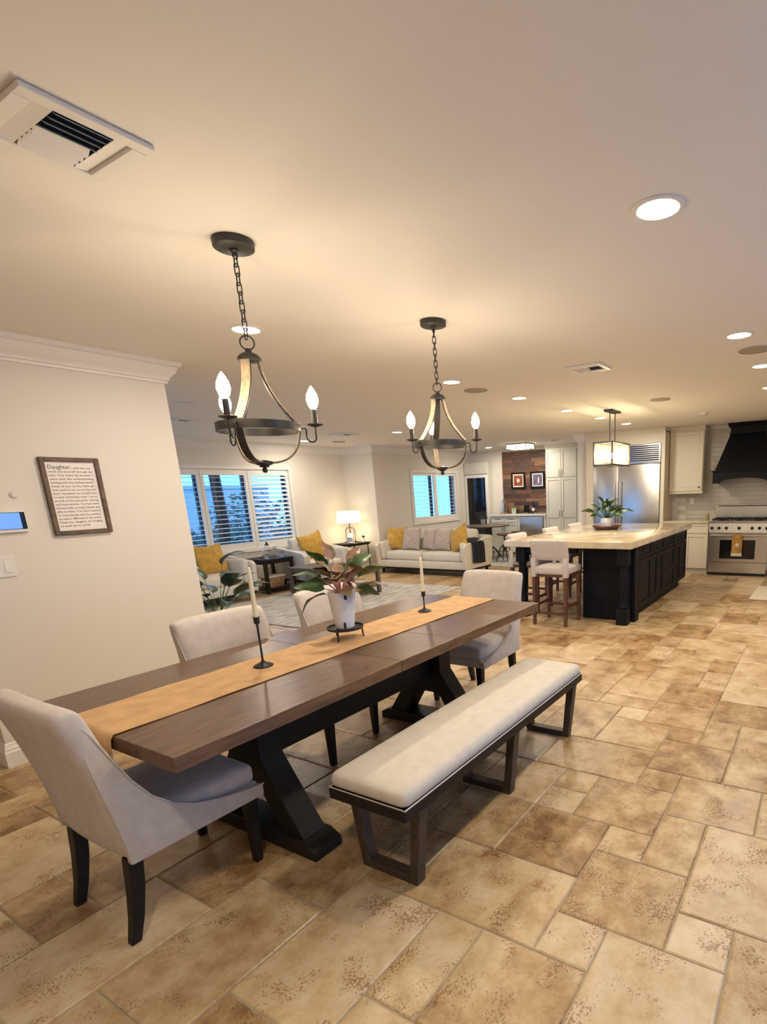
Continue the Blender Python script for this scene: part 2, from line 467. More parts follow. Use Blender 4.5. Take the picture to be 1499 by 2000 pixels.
for i, (pth, cl) in enumerate(([[(2.42, 4.2), (1.08, 4.2), (1.08, 4.5), (2.42, 4.5)][::-1], True], [[(1.0, 8.75), (8.4, 8.75), (8.4, 7.93), (11.8, 7.93)], False],
                               [[(11.8, 4.13), (9.86, 4.13), (9.86, 3.93)][::-1], False])):
    if i == 0: pth = [(1.08, 4.2), (1.08, 4.5), (2.42, 4.5), (2.42, 4.2)][::-1]
    if i == 2: pth = [(9.86, 3.93), (9.86, 4.13), (11.5, 4.13)][::-1]
    mb = molding(pth, CROWN, cl)
    # make sure the moulding stands proud of the wall
    struct('trim_%d' % (i + 1), mb, TRIM, ['white stepped crown moulding on the dining wall', 'white crown moulding around the living room', 'white crown capital on the kitchen wall end'][i])
struct('baseboard_dining', molding([(1.08, 4.2), (1.08, 4.5), (2.42, 4.5), (2.42, 4.2)][::-1], BASE, True), TRIM, 'white baseboard around the dining wall')
struct('baseboard_living', molding([(1.0, 8.75), (8.4, 8.75), (8.4, 7.93), (11.55, 7.93)], BASE, False), TRIM, 'white living room baseboard')

# ------------------------------------------------------------------ shuttered windows
def shutter_window(name, label, x0, x1, z0, z1, y, panels, nl, tilts, louvz, marg=.06):
    w = bpy.data.objects.new(name, None); COL.objects.link(w); w['kind'] = 'structure'; w['label'] = label
    w.location = ((x0 + x1) / 2, y, z0)
    cx = (x0 + x1) / 2; X = lambda v: v - cx; Z = lambda v: v - z0
    mb = MB()
    fw, dp = .05, .055
    for a, b, c, d in ((x0 - fw, x0, z0 - fw, z1 + fw), (x1, x1 + fw, z0 - fw, z1 + fw), (x0, x1, z1, z1 + fw), (x0, x1, z0 - fw, z0)):
        mb.box(X(a), -.03, Z(c), X(b), .0, Z(d)).box(X(a), .0, Z(c), X(b), dp if 0 else .0001, Z(d))
    obj('casing', mb, TRIM, w, bevel=.006)
    mb = MB()
    for a, b, c, d in ((x0, x0 + .04, z0, z1), (x1 - .04, x1, z0, z1), (x0, x1, z1 - .04, z1), (x0, x1, z0, z0 + .04)):
        mb.box(X(a), .13, Z(c), X(b), .18, Z(d))
    for k in range(1, panels):
        xx = x0 + (x1 - x0) * k / panels; mb.box(X(xx - .03), .13, Z(z0), X(xx + .03), .18, Z(z1))
    obj('sash', mb, mat('dark_sash', (.05, .05, .06), .5), w)
    obj('pane', MB().box(X(x0 + .03), .150, Z(z0 + .03), X(x1 - .03), .154, Z(z1 - .03)), GLASS, w)
    pw = (x1 - x0) / panels
    st = .055
    for k in range(panels):
        a, b = x0 + k * pw + .003, x0 + (k + 1) * pw - .003
        mb = MB().box(X(a), 0, Z(z0), X(a + st), .032, Z(z1)).box(X(b - st), 0, Z(z0), X(b), .032, Z(z1))
        mb.box(X(a + st), 0, Z(z0), X(b - st), .032, Z(louvz[0])).box(X(a + st), 0, Z(louvz[1]), X(b - st), .032, Z(z1))
        p = obj('shutter_panel', mb, TRIM, w, bevel=.004)
        lw = b - a - 2 * st - .006
        h = (louvz[1] - louvz[0]) / nl
        prof = [(.038 * math.cos(q), .0048 * math.sin(q)) for q in [2 * PI * i / 10 for i in range(10)]]
        me = mesh('louver', MB().prism(prof, 0, -lw / 2, lw / 2), TRIM, smooth=60)
        for i in range(nl):
            inst('louver', me, p, (X((a + b) / 2), .016, Z(louvz[0] + h * (i + .5))), (math.radians(tilts[k]), 0, 0))
    return w
shutter_window('window_1', 'wide window with three white plantation shutter panels', 4.50, 7.02, .70, 2.05, 8.75, 3, 15, (4, 4, 28), (.82, 1.95))
shutter_window('window_2', 'square window with two white plantation shutter panels', 9.56, 11.22, .92, 1.99, 7.93, 2, 11, (2, 2), (1.03, 1.93))

# outside: lawn, shrubs, a trunk and a pale garden wall
tag(obj('lawn', MB().box(-2, 9.2, -.2, 24, 30, -.102), mat('lawn_green', (.03, .07, .03), .95, var=.5, vscale=6)), 'dim lawn outside the living room windows', 'lawn', kind='stuff')
def leafmass(n, rx, ry, rz, seed, s=.09):
    r = random.Random(seed); mb = MB()
    for _ in range(n):
        d = Vector((r.gauss(0, 1), r.gauss(0, 1), r.gauss(0, 1))).normalized() * (r.random() ** .4)
        p = Vector((d.x * rx, d.y * ry, rz + d.z * rz * .85 + .02))
        a = Vector((r.gauss(0, 1), r.gauss(0, 1), r.gauss(0, .6))).normalized(); b = a.orthogonal().normalized(); q = s * r.uniform(.6, 1.4)
        mb.add([p - a * q, p + b * q * .4, p + a * q, p - b * q * .4], [(0, 1, 2, 3)])
    return mb
for x, y, rx, rz, lab in ((5.6, 11.6, .9, .75, 'leafy shrub outside the wide window, left one'), (7.6, 12.2, 1.1, .6, 'leafy shrub outside the wide window, right one'), (9.4, 13.4, 1.2, 1.0, 'tall leafy bush beyond the wide window')):
    t = thing('garden_shrub', lab, 'shrub', (x, y, -.085), group='garden shrubs')
    obj('foliage', leafmass(900, rx, rx * .8, rz, int(x * 10)), LEAFD, t, smooth=0)
    obj('stem', MB().tube([(0, 0, 0), (.05, 0, rz)], .05, 6), DWOOD, t)
t = thing('garden_tree', 'dark tree trunk outside the wide window', 'tree', (6.75, 10.6, -.09))
obj('trunk', MB().tube([(0, 0, 0), (.05, 0, 1.2), (0, .05, 3.2)], [.13, .11, .09], 10), DWOOD, t)
obj('crown', leafmass(1500, 1.3, 1.2, 1.0, 5, .12), LEAFD, t, smooth=0, loc=(0, 0, 2.9))
tag(obj('garden_wall', MB().box(3.5, 16, -.1, 12, 16.2, 1.9).box(3.5, 15.95, 1.9, 12, 16.25, 2.0), mat('stucco', (.7, .7, .68), .9)), 'pale garden wall far outside the wide window', 'wall')

# ------------------------------------------------------------------ ceiling fixtures
def downlight(x, y, label, r=.075, on=True):
    t = thing('recessed_light', label, 'downlight', (x, y, ZC), group='recessed ceiling lights')
    obj('trim_ring', MB().lathe([(r - .002, -.001), (r + .02, -.001), (r + .018, -.006), (r + .002, -.007), (r - .002, -.004)], 28, cap=False), TRIM, t)
    obj('lens', MB().lathe([(.001, -.003), (r * .7, -.0035), (r, -.002), (r, -.0005), (.001, -.0005)], 24), DLED if on else PLASTIC, t)
    if on:
        l = bpy.data.lights.new('downlight_lamp', 'AREA'); l.shape = 'DISK'; l.size = 2 * r * .95; l.energy = CAN_W; l.color = WARM
        lo = bpy.data.objects.new('downlight_lamp', l); COL.objects.link(lo); lo.parent = t; lo.location = (0, 0, -.009)
for x, y, lab in ((2.232, .62, 'largest recessed light, alone near the right of the dining ceiling'), (2.281, 3.04, 'recessed light seen behind the nearer chandelier chain'),
                  (4.27, .61, 'recessed light next to the round ceiling speaker at the right edge'), (5.46, .58, 'recessed light just beyond the right-edge ceiling speaker'),
                  (6.72, .62, 'recessed light cut by the right edge of the picture above the hood'), (4.31, 3.03, 'recessed light just right of the farther chandelier'),
                  (5.487, 2.98, 'recessed light second from the farther chandelier'), (6.75, 2.98, 'recessed light left of the rectangular pendant'),
                  (7.79, 2.92, 'recessed light right behind the pendant canopy'), (8.79, 2.86, 'recessed light right of the pendant canopy near the fridge'),
                  (7.015, 6.04, 'recessed light left of the farther chandelier over the living room'), (4.27, 6.17, 'recessed light hidden by the left bulbs of the nearer chandelier'),
                  (6.85, 8.0, 'recessed light by the window, under the nearer chandelier ring'), (10.9, 6.75, 'recessed light left of the flush mount by the plank wall'), (10.9, 5.75, 'recessed light right of the flush mount by the plank wall'),
                  (.1, .62, 'unseen recessed light added above the near end of the room')):  # last entry: lamp added out of view to brighten the near right floor
    downlight(x, y, lab)
downlight(3.40, 5.6, 'unlit recessed light by the dining wall end', on=False)
for x, y, r, lab in ((4.79, .56, .115, 'round tan ceiling speaker at the right edge'), (4.796, 3.086, .11, 'round tan ceiling speaker beside the farther chandelier'), (6.70, 1.78, .11, 'round tan ceiling speaker right of the pendant'), (7.40, 7.75, .11, 'round ceiling speaker near the living room crown')):
    t = thing('ceiling_speaker', lab, 'speaker', (x, y, ZC), group='ceiling speakers')
    obj('grille', MB().lathe([(.001, -.006), (r - .006, -.005), (r, -.002), (r, -.0003), (.001, -.0003)], 32), SPKGREY, t)
    obj('rim', MB().lathe([(r, -.0003), (r + .008, -.0003), (r + .006, -.006), (r, -.007)], 32, cap=False), SPKGREY, t)

def ceiling_vent(x0, x1, y0, y1, label, big=False):
    t = thing('ceiling_vent', label, 'vent', ((x0 + x1) / 2, (y0 + y1) / 2, ZC), group='ceiling air vents')
    hx, hy = (x1 - x0) / 2, (y1 - y0) / 2; f = .042
    mb = MB()
    for a, b, c, d in ((-hx, -hy, hx, -hy + f), (-hx, hy - f, hx, hy), (-hx, -hy + f, -hx + f, hy - f), (hx - f, -hy + f, hx, hy - f)): mb.box(a, b, -.014, c, d, -.0005)
    obj('frame', mb, TRIM, t, bevel=.003)
    obj('duct_shade', MB().box(-hx + f, -hy + f, -.003, hx - f, hy - f, -.0006), DARK_SHADE, t)  # flat dark sheet painted as the shade behind the vanes, no real recess
    ix, iy = hx - f, hy - f
    # side deflectors at both X ends and a centre bank of vanes running along X
    for s in (-1, 1):
        obj('side_deflector', MB().hexa([(s * ix * .62, -iy, -.012), (s * ix, -iy, -.004), (s * ix, iy, -.004), (s * ix * .62, iy, -.012)], [(s * ix * .62, -iy, -.010), (s * ix, -iy, -.002), (s * ix, iy, -.002), (s * ix * .62, iy, -.010)]), TRIM, t)
    n = 8
    for i in range(n):
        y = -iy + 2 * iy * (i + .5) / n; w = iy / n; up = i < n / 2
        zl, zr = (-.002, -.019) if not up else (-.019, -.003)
        obj('vane', MB().hexa([(-ix * .58, y - w, zl), (ix * .58, y - w, zl), (ix * .58, y + w * (.55 if up else .62), zr), (-ix * .58, y + w * (.55 if up else .62), zr)], [(-ix * .58, y - w, zl + .0015), (ix * .58, y - w, zl + .0015), (ix * .58, y + w * (.55 if up else .62), zr + .0015), (-ix * .58, y + w * (.55 if up else .62), zr + .0015)]), VANE_SHADED if up else TRIM, t)  # one half of the vanes coloured as shaded, the other as lit
ceiling_vent(.777, 1.083, 1.722, 2.04, 'large white ceiling vent at the upper left of the picture')
ceiling_vent(4.42, 4.70, 1.66, 1.97, 'white ceiling vent above the island')
ceiling_vent(6.45, 6.77, 6.6, 6.95, 'ceiling vent in the living room between the chandeliers')
ceiling_vent(3.95, 4.2, 6.7, 7.0, 'ceiling vent by the end of the dining wall')
ceiling_vent(10.2, 10.5, 4.75, 5.1, 'ceiling vent before the pale pantry cabinets')
t = thing('smoke_detector', 'white smoke detector on the ceiling before the range hood', 'smoke detector', (8.36, 1.6, ZC))
obj('body', MB().lathe([(.001, -.035), (.04, -.034), (.058, -.024), (.062, -.0004), (.001, -.0004)], 24), PLASTIC, t)
obj('vent_ring', MB().lathe([(.045, -.033), (.05, -.034), (.05, -.030), (.045, -.029)], 24, cap=False), SPKGREY, t)

# ------------------------------------------------------------------ chandeliers
def chandelier(x, y, a0, label):
    t = thing('chandelier', label, 'chandelier', (x, y, ZC), group='wood and bronze chandeliers')
    Z = lambda z: z - ZC
    obj('canopy', MB().lathe([(.001, -.030), (.068, -.030), (.074, -.026), (.076, -.004), (.075, -.0005), (.001, -.0005)], 32), BRONZE, t)
    obj('canopy_loop', MB().lathe([(.001, -.043), (.012, -.042), (.017, -.036), (.017, -.030), (.001, -.030)], 12).tube([(.010 * math.cos(q), 0, -.050 + .012 * math.sin(q)) for q in [2 * PI * i / 12 for i in range(12)]], .003, 6, True), BRONZE, t)
    zt, zb = -.052, Z(2.158)
    nl = 9; L = (zt - zb) / nl
    ll = L / 2 + .006
    link = [(.0095 * math.cos(q), 0, (ll - .0095) * (1 if math.sin(q) > 0 else -1) + .0095 * math.sin(q)) for q in [2 * PI * (i + .5) / 14 for i in range(14)]]
    me = mesh('chain_link', MB().tube(link, .0026, 6, True), BRONZE, smooth=60)
    for i in range(nl): inst('chain_link', me, t, (0, 0, zt - L * (i + .5)), (0, 0, a0 + (PI / 2 if i % 2 else 0)))
    obj('ring_loop', MB().tube([(.026 * math.cos(q), 0, Z(2.142) + .026 * math.sin(q)) for q in [2 * PI * i / 20 for i in range(20)]], .0032, 6, True), BRONZE, t, rot=(0, 0, a0 + 1))
    obj('hub', MB().lathe([(.001, Z(2.122)), (.010, Z(2.120)), (.013, Z(2.108)), (.022, Z(2.104)), (.034, Z(2.098)), (.043, Z(2.088)), (.045, Z(2.080)), (.045, Z(2.074)), (.001, Z(2.074))], 24), BRONZE, t)
    R, zr = .158, 1.82
    obj('ring_band', MB().lathe([(R, Z(zr - .016)), (R + .005, Z(zr - .016)), (R + .005, Z(zr + .016)), (R, Z(zr + .016)), (R, Z(zr - .016))], 48, cap=False), BRONZE, t)
    def strip(pts, w, th):
        mb = MB(); vs = []
        n = len(pts)
        for i, (r, z) in enumerate(pts):
            a = Vector(pts[min(i + 1, n - 1)]) - Vector(pts[max(i - 1, 0)]); a.normalize(); nn = Vector((-a.y, a.x)) * th
            for s, k in ((-1, 0), (1, 0), (1, 1), (-1, 1)): vs.append((r + nn.x * k, s * w / 2, z + nn.y * k))
        fs = [(0, 1, 2, 3), tuple(range(4 * n - 4, 4 * n))[::-1]]
        for i in range(n - 1):
            for q in range(4): fs.append((4 * i + q, 4 * i + (q + 1) % 4, 4 * i + 4 + (q + 1) % 4, 4 * i + 4 + q))
        return mb.add(vs, fs)
    up = []
    for i in range(13):
        u = i / 12; r = .034 + (R - .040) * (u ** 1.9); up.append((r, Z(2.076 - u * (2.076 - 1.836))))
    lo = []
    for i in range(13):
        u = i / 12 * PI / 2; lo.append(((R - .006) * math.cos(u) ** .8 * .86 + .02 * (1), Z(1.806 - .122 * math.sin(u))) if i else (R - .006, Z(1.806)))
    lo[-1] = (.022, Z(1.684))
    mu = mesh('upper_rib', strip(up, .034, .006), RIBWOOD); ml = mesh('lower_rib', strip(lo, .030, .006), RIBWOOD)
    mo = mesh('rib_strap', strip([(r - .0065, z) for r, z in up], .036, .0025), BRONZE); mo2 = mesh('lower_strap', strip([(r + .0035, z - .0035) for r, z in lo], .032, .0025), BRONZE)
    hook = [(R + .003, 0, Z(1.818)), (R + .020, 0, Z(1.824)), (R + .026, 0, Z(1.815))] + [(R + .026 + .0195 * (1 - math.cos(q)), 0, Z(1.785) - .020 * math.sin(q)) for q in [PI * i / 10 for i in range(11)]] + [(R + .065, 0, Z(1.83))]
    mh = mesh('arm', MB().tube(hook, .0036, 8), BRONZE, smooth=60)
    rb = R + .065
    mcup = mesh('drip_pan', MB().lathe([(.001, Z(1.826)), (.012, Z(1.828)), (.030, Z(1.834)), (.034, Z(1.838)), (.030, Z(1.839)), (.012, Z(1.836)), (.001, Z(1.836))], 20), BRONZE)
    msl = mesh('candle_sleeve', MB().lathe([(.001, Z(1.836)), (.0125, Z(1.836)), (.0120, Z(1.898)), (.001, Z(1.898))], 16), BRONZE)
    mbu = mesh('bulb', MB().lathe([(.001, Z(1.899)), (.010, Z(1.900)), (.019, Z(1.914)), (.0245, Z(1.934)), (.0215, Z(1.956)), (.012, Z(1.976)), (.003, Z(1.990)), (.001, Z(1.992))], 16), BULB)
    for k in range(3):
        a = a0 + 2 * PI * k / 3; rz = (0, 0, a); c, s = math.cos(a), math.sin(a)
        inst('upper_rib', mu, t, rot=rz); inst('rib_strap', mo, t, rot=rz); inst('lower_rib', ml, t, rot=rz); inst('lower_strap', mo2, t, rot=rz)
        h = inst('arm', mh, t, rot=rz)
        inst('drip_pan', mcup, h, (rb, 0, 0)); inst('candle_sleeve', msl, t, (rb * c, rb * s, 0)); inst('bulb', mbu, t, (rb * c, rb * s, 0))
    obj('bottom_cap', MB().lathe([(.001, Z(1.662)), (.018, Z(1.663)), (.020, Z(1.670)), (.034, Z(1.674)), (.036, Z(1.686)), (.012, Z(1.692)), (.001, Z(1.692))], 20), BRONZE, t)
    obj('finial', MB().lathe([(.001, Z(1.640)), (.008, Z(1.642)), (.0115, Z(1.651)), (.008, Z(1.660)), (.004, Z(1.664)), (.001, Z(1.664))], 14), BRONZE, t)
chandelier(1.554, 2.076, math.radians(86), 'nearer chandelier hanging over the near half of the dining table')
chandelier(2.803, 2.076, math.radians(50), 'farther chandelier hanging over the far end of the dining table')

# ------------------------------------------------------------------ wall things on the dining wall
YW = 4.2
t = thing('framed_sign', 'brown wood framed text print on the dining wall', 'picture', (1.729, YW, 1.594))
fx, fz, fb = .160, .237, .026
mb = MB()
for a, b, c, d in ((-fx, -fz, -fx + fb, fz), (fx - fb, -fz, fx, fz)): mb.prism([(a, b), (c, b), (c, d), (a, d)], 1, -.026, -.001)
for a, b, c, d in ((-fx + fb, -fz, fx - fb, -fz + fb), (-fx + fb, fz - fb, fx - fb, fz)): mb.prism([(a, b), (c, b), (c, d), (a, d)], 1, -.026, -.001)
obj('frame', mb, SIGNWOOD, t, bevel=.003)
obj('print', MB().box(-fx + fb, -.012, -fz + fb, fx - fb, -.010, fz - fb), PAPER, t)
LINES = ['Daughter, i wish that you', 'could see yourself through my', 'eyes. Your heart has become a', 'place with the understanding', 'amazing and wise (independent) I', 'think of you as the little girl', 'that used to sit on my lap and', 'listen. Sometimes we to need time', 'to need a friendship anew. I am so', 'proud of the beautiful, strong', 'and brave woman. You have been', 'blessed with so many talents and', 'gifts to share. You have inspired', 'so many already and you continue', 'to make a difference in the world.', 'Thank you, daughter, for bringing', 'so much joy to my life.']
def text(name, s, size, loc, parent, m=INK, align='LEFT', w=None, rot=(PI / 2, 0, 0)):
    c = bpy.data.curves.new(name, 'FONT'); c.body = s; c.size = size; c.align_x = align; c.extrude = .0002; c.resolution_u = 2
    o = bpy.data.objects.new(name, c); COL.objects.link(o); o.parent = parent; o.location = loc; o.rotation_euler = rot
    bpy.context.view_layer.update()
    me = bpy.data.meshes.new_from_object(o)
    xs = [v.co.x for v in me.vertices]
    k = w / (max(xs) - min(xs)) if w else 1
    for v in me.vertices: v.co.x *= k
    me.materials.clear(); me.materials.append(m)
    bpy.data.objects.remove(o); bpy.data.curves.remove(c)
    return inst(name, me, parent, loc, rot)
z = fz - fb - .043
text('heading_text', 'Daughter', .034, (-fx + fb + .012, -.0125, z), t, w=.118)
text('printed_line', ', i wish that you', .017, (-fx + fb + .132, -.0125, z), t, w=.107)
for i, s in enumerate(LINES[1:]): text('printed_line', s, .017, (-fx + fb + .012, -.0125, z - .0222 * (i + 1)), t, w=.236 if i < 15 else .165)
t = thing('alarm_panel', 'white wall panel with a blue lit screen', 'panel', (1.36, YW, 1.458))
obj('housing', MB().box(-.10, -.022, -.066, .084, -.001, .068), PLASTIC, t, bevel=.004)
obj('bezel', MB().box(-.092, -.0235, -.047, .078, -.021, .052), BLACKG, t)
obj('screen', MB().box(-.088, -.0245, -.044, .054, -.0232, .049), mat('blue_screen', (.02, .05, .1), .3, emit=(.16, .34, .80), estr=.85), t)
t = thing('light_switch', 'white double light switch plate at the left edge of the picture', 'switch', (1.265, YW, 1.199))
obj('plate', MB().box(-.075, -.007, -.062, .075, -.001, .062), PLASTIC, t, bevel=.003)
for dx in (-.032, .040):
    obj('rocker', MB().hexa([(dx - .016, -.012, -.033), (dx + .016, -.012, -.033), (dx + .016, -.006, -.033), (dx - .016, -.006, -.033)], [(dx - .016, -.008, .033), (dx + .016, -.008, .033), (dx + .016, -.006, .033), (dx - .016, -.006, .033)]), PLASTIC, t, bevel=.001)
t = thing('wall_sensor', 'small round beige sensor above the wall panel', 'sensor', (1.417, YW, 1.61), rot=(PI / 2, 0, 0))
obj('dome', MB().lathe([(.001, .010), (.012, .009), (.019, .003), (.020, .0008), (.001, .0008)], 24), WALL, t)
obj('rim', MB().lathe([(.019, .0008), (.0215, .0008), (.021, .004), (.019, .004)], 24, cap=False), WALL, t)

# ------------------------------------------------------------------ dining table
TX0, TX1, TY0, TY1, TZ = .795, 3.30, 1.69, 2.712, .765
t = thing('dining_table', 'long dark brown trestle dining table with a thick plank top', 'table', ((TX0 + TX1) / 2, (TY0 + TY1) / 2, 0))
cx, cy = (TX0 + TX1) / 2, (TY0 + TY1) / 2
for a, b in ((TX0, 1.862), (1.864, 2.30), (2.302, TX1)):
    obj('tabletop', MB().box(a - cx, TY0 - cy, TZ - .055, b - cx, TY1 - cy, TZ), TWOOD, t, bevel=.002)
for s in (-1, 1):
    X = s * .66
    obj('trestle_foot', MB().prism([(-.42, 0), (.42, 0), (.42, .045), (.36, .075), (-.36, .075), (-.42, .045)], 0, X - .075, X + .075), DWOOD, t, bevel=.003)
    obj('trestle_post', MB().prism([(-.34, .074), (-.20, .074), (-.085, .255), (.085, .255), (.20, .074), (.34, .074), (.115, .40), (.115, .58), (.26, .68), (.26, .709), (-.26, .709), (-.26, .68), (-.115, .58), (-.115, .40)], 0, X - .06, X + .06), DWOOD, t, bevel=.003)
obj('stretcher', MB().box(-.60, -.03, .36, .60, .03, .56), DWOOD, t, bevel=.003)
obj('apron', MB().box(-1.0, -.36, .65, 1.0, -.335, .709).box(-1.0, .335, .65, 1.0, .36, .709), DWOOD, t)

# runner draped over the table ends
def runner_fn(u, v):
    y = 2.05 + .35 * v
    L = 2.80; s = u * L - .125
    w = .0016 * math.sin(u * 37 + v * 5) * math.sin(v * 9 + u * 11) + .0014
    if s < 0: return (TX0 - .006 - .012 * (1 - math.exp(s * 20)) , y + .01 * (v - .5) * (-s * 10), TZ + s + .002)
    if s > TX1 - TX0 + .01: return (TX1 + .006, y, TZ - (s - (TX1 - TX0 + .01)) + .002)
    x = TX0 + s - .004
    e = min(s, TX1 - TX0 - s)
    return (x, y, TZ + .0015 + max(0, w))
t = thing('table_runner', 'tan linen table runner lying along the dining table', 'runner', (0, 0, 0))
obj('cloth', MB().grid(runner_fn, 150, 14), RUNNER, t, solid=-.0018, smooth=60)
obj('near_hem', MB().tube([(TX0 - .019, 2.05 + .35 * q / 8, TZ - .121 + .002 * math.sin(q * 2)) for q in range(9)], .0025, 6), RUNNER, t)

def candlestick(x, y, stem, label, clabel):
    t = thing('candlestick', label, 'candle holder', (x, y, TZ + .0055), group='black candlesticks')
    obj('base', MB().lathe([(.001, 0), (.044, 0), (.045, .004), (.038, .009), (.020, .016), (.010, .022), (.006, .030), (.001, .030)], 24), IRON, t)
    obj('stem', MB().lathe([(.001, .024), (.0052, .024), (.0045, stem * .5), (.0052, stem), (.001, stem)], 12), IRON, t)
    obj('cup', MB().lathe([(.001, stem - .004), (.008, stem - .004), (.0125, stem), (.0135, stem + .026), (.017, stem + .029), (.016, stem + .031), (.012, stem + .030), (.0115, stem + .01), (.001, stem + .01)], 16), IRON, t)
    c = thing('taper_candle', clabel, 'candle', (x, y, TZ + .0055 + stem + .0105), group='ivory taper candles')
    h = .25
    obj('wax', MB().lathe([(.001, 0), (.0108, 0), (.0112, .02), (.0092, h * .8), (.0075, h - .008), (.004, h - .001), (.001, h)], 16), WAX, c)
    obj('wick', MB().tube([(0, 0, h - .002), (.001, 0, h + .007)], .0008, 5), INK, c)
candlestick(1.52, 2.24, .208, 'tall black candlestick on the near half of the runner', 'ivory taper candle in the tall near candlestick')
candlestick(2.765, 2.27, .105, 'short black candlestick on the far half of the runner', 'ivory taper candle in the short far candlestick')

# plant stand and pink-green plant
PX, PY = 2.055, 2.255
t = thing('plant_stand', 'round black metal plant stand on the table runner', 'stand', (PX, PY, TZ + .0068))
obj('tray', MB().lathe([(.001, .052), (.092, .052), (.097, .054), (.099, .066), (.0955, .066), (.094, .057), (.001, .056)], 36), IRON, t)
for k in range(3):
    a = math.radians(80 + 120 * k); c, s = math.cos(a), math.sin(a)
    obj('leg', MB().tube([(.088 * c, .088 * s, .053), (.092 * c, .092 * s, .004), (.094 * c, .094 * s, 0)], [.0048, .0045, .006], 8), IRON, t)
t = thing('potted_aglaonema', 'pink and green leafy plant in a ridged white pot on the dining table', 'plant', (PX, PY, TZ + .0638))
prof = [(.001, 0), (.046, 0), (.050, .004)]
for i in range(1, 24): prof += [(.050 + .024 * i / 24 + (.0007 if i % 2 else -.0002), .004 + .200 * i / 24)]
prof += [(.0745, .205), (.072, .206), (.069, .19), (.001, .188)]
obj('pot', MB().lathe(prof, 40), WHITEC, t, smooth=60)
obj('soil', MB().lathe([(.001, .191), (.040, .192), (.0685, .1895), (.0685, .187), (.001, .187)], 20), SOIL, t)
va = math.radians(228)
obj('drain_slot', MB().box(-.006, -.003, .006, .006, .003, .040), DARK_SHADE, t, bevel=.002, loc=(.0545 * math.cos(va), .0545 * math.sin(va), 0), rot=(0, 0, va + PI / 2))
obj('water_gauge', MB().box(-.007, -.003, .168, .007, .003, .2065), DARK_SHADE, t, bevel=.002, loc=(.0728 * math.cos(va + .25), .0728 * math.sin(va + .25), 0), rot=(0, 0, va + .25 + PI / 2))
obj('care_tag', MB().box(-.010, -.0006, .17, .010, .0006, .25), PAPER, t, loc=(-.01, -.045, 0), rot=(.08, 0, .7))
def leaf_mb(L, W, bend, fold=.25, tip=1.3, n=9, side=0.):
    def fn(u, v):
        w = W * (math.sin(PI * min(1, u ** .75)) ** .9) * (1 - .12 * u) if u < 1 else 0
        w = max(w, .001)
        s = (v - .5) * 2
        ang = bend * u
        x = L * (math.sin(ang) / bend if abs(bend) > 1e-3 else u); z = L * ((math.cos(ang) - 1) / bend if abs(bend) > 1e-3 else 0)
        return (x, s * w / 2 + side * u * u * L, z + abs(s) * w * fold / 2 + .004 * math.sin(u * 14) * abs(s))
    return MB().grid(fn, n, 4)
def foliage(t, specs, name='leaf', stem=None, z0=0, roll=0.):
    # specs: az, tilt(rad up from horizontal), stem length, leaf length, width, bend, material
    for k, (az, tl, sl, L, W, bd, m) in enumerate(specs):
        d = Vector((math.cos(az) * math.cos(tl), math.sin(az) * math.cos(tl), math.sin(tl)))
        b = Vector((.012 * math.cos(az), .012 * math.sin(az), z0)); e = b + d * sl
        o = obj(name, leaf_mb(L, W, bd), m, t, solid=.0006, smooth=60, loc=e, rot=Matrix.Identity(3).to_euler())
        o.rotation_euler = (roll * math.sin(k * 2.3 + 1), -tl * .8, az)
        if stem: obj('stalk', MB().tube([b, b + d * sl * .5 + Vector((0, 0, sl * .06)), e], [.0035, .0028, .002], 6), stem, t)
r2 = random.Random(11)
sp = []
for k, (azd, tld, sl, L, W, bd) in enumerate(((140, 72, .20, .16, .085, .6), (150, 48, .15, .18, .09, .9), (110, 85, .24, .13, .075, .4), (-55, 66, .17, .17, .095, .8), (-45, 45, .15, .19, .09, .8), (-60, 25, .12, .18, .10, .8), (-25, 74, .21, .14, .08, .6),
                                              (160, 28, .11, .18, .085, .8), (215, 55, .12, .14, .095, 1.1), (235, 30, .09, .14, .10, 1.4), (-95, 30, .09, .14, .10, 1.2), (100, 35, .10, .15, .085, .9), (60, 55, .14, .15, .085, .8), (20, 42, .12, .17, .09, .8), (-110, 62, .14, .12, .08, .8), (180, 70, .17, .12, .08, .6), (128, 2, .085, .215, .10, 1.4), (-75, 80, .16, .12, .07, .5), (-40, 8, .08, .16, .10, 1.0))):
    m = LEAFP if k in (2, 5, 8, 9, 10, 14, 15, 6) else LEAF if k not in (10, 16) else LEAFD
    sp.append((math.radians(azd), math.radians(tld), sl * .78, L * .9, W * .92, bd, m))
for k in range(9):
    a = 2.4 * k + .5
    sp.append((a, math.radians(50 + 28 * ((k * 4) % 9) / 9), .07 + .09 * ((k * 5) % 9) / 9, .11, .07, .9, LEAFP if k % 3 else LEAFD))
foliage(t, sp, stem=STEMP, z0=.19, roll=.9)

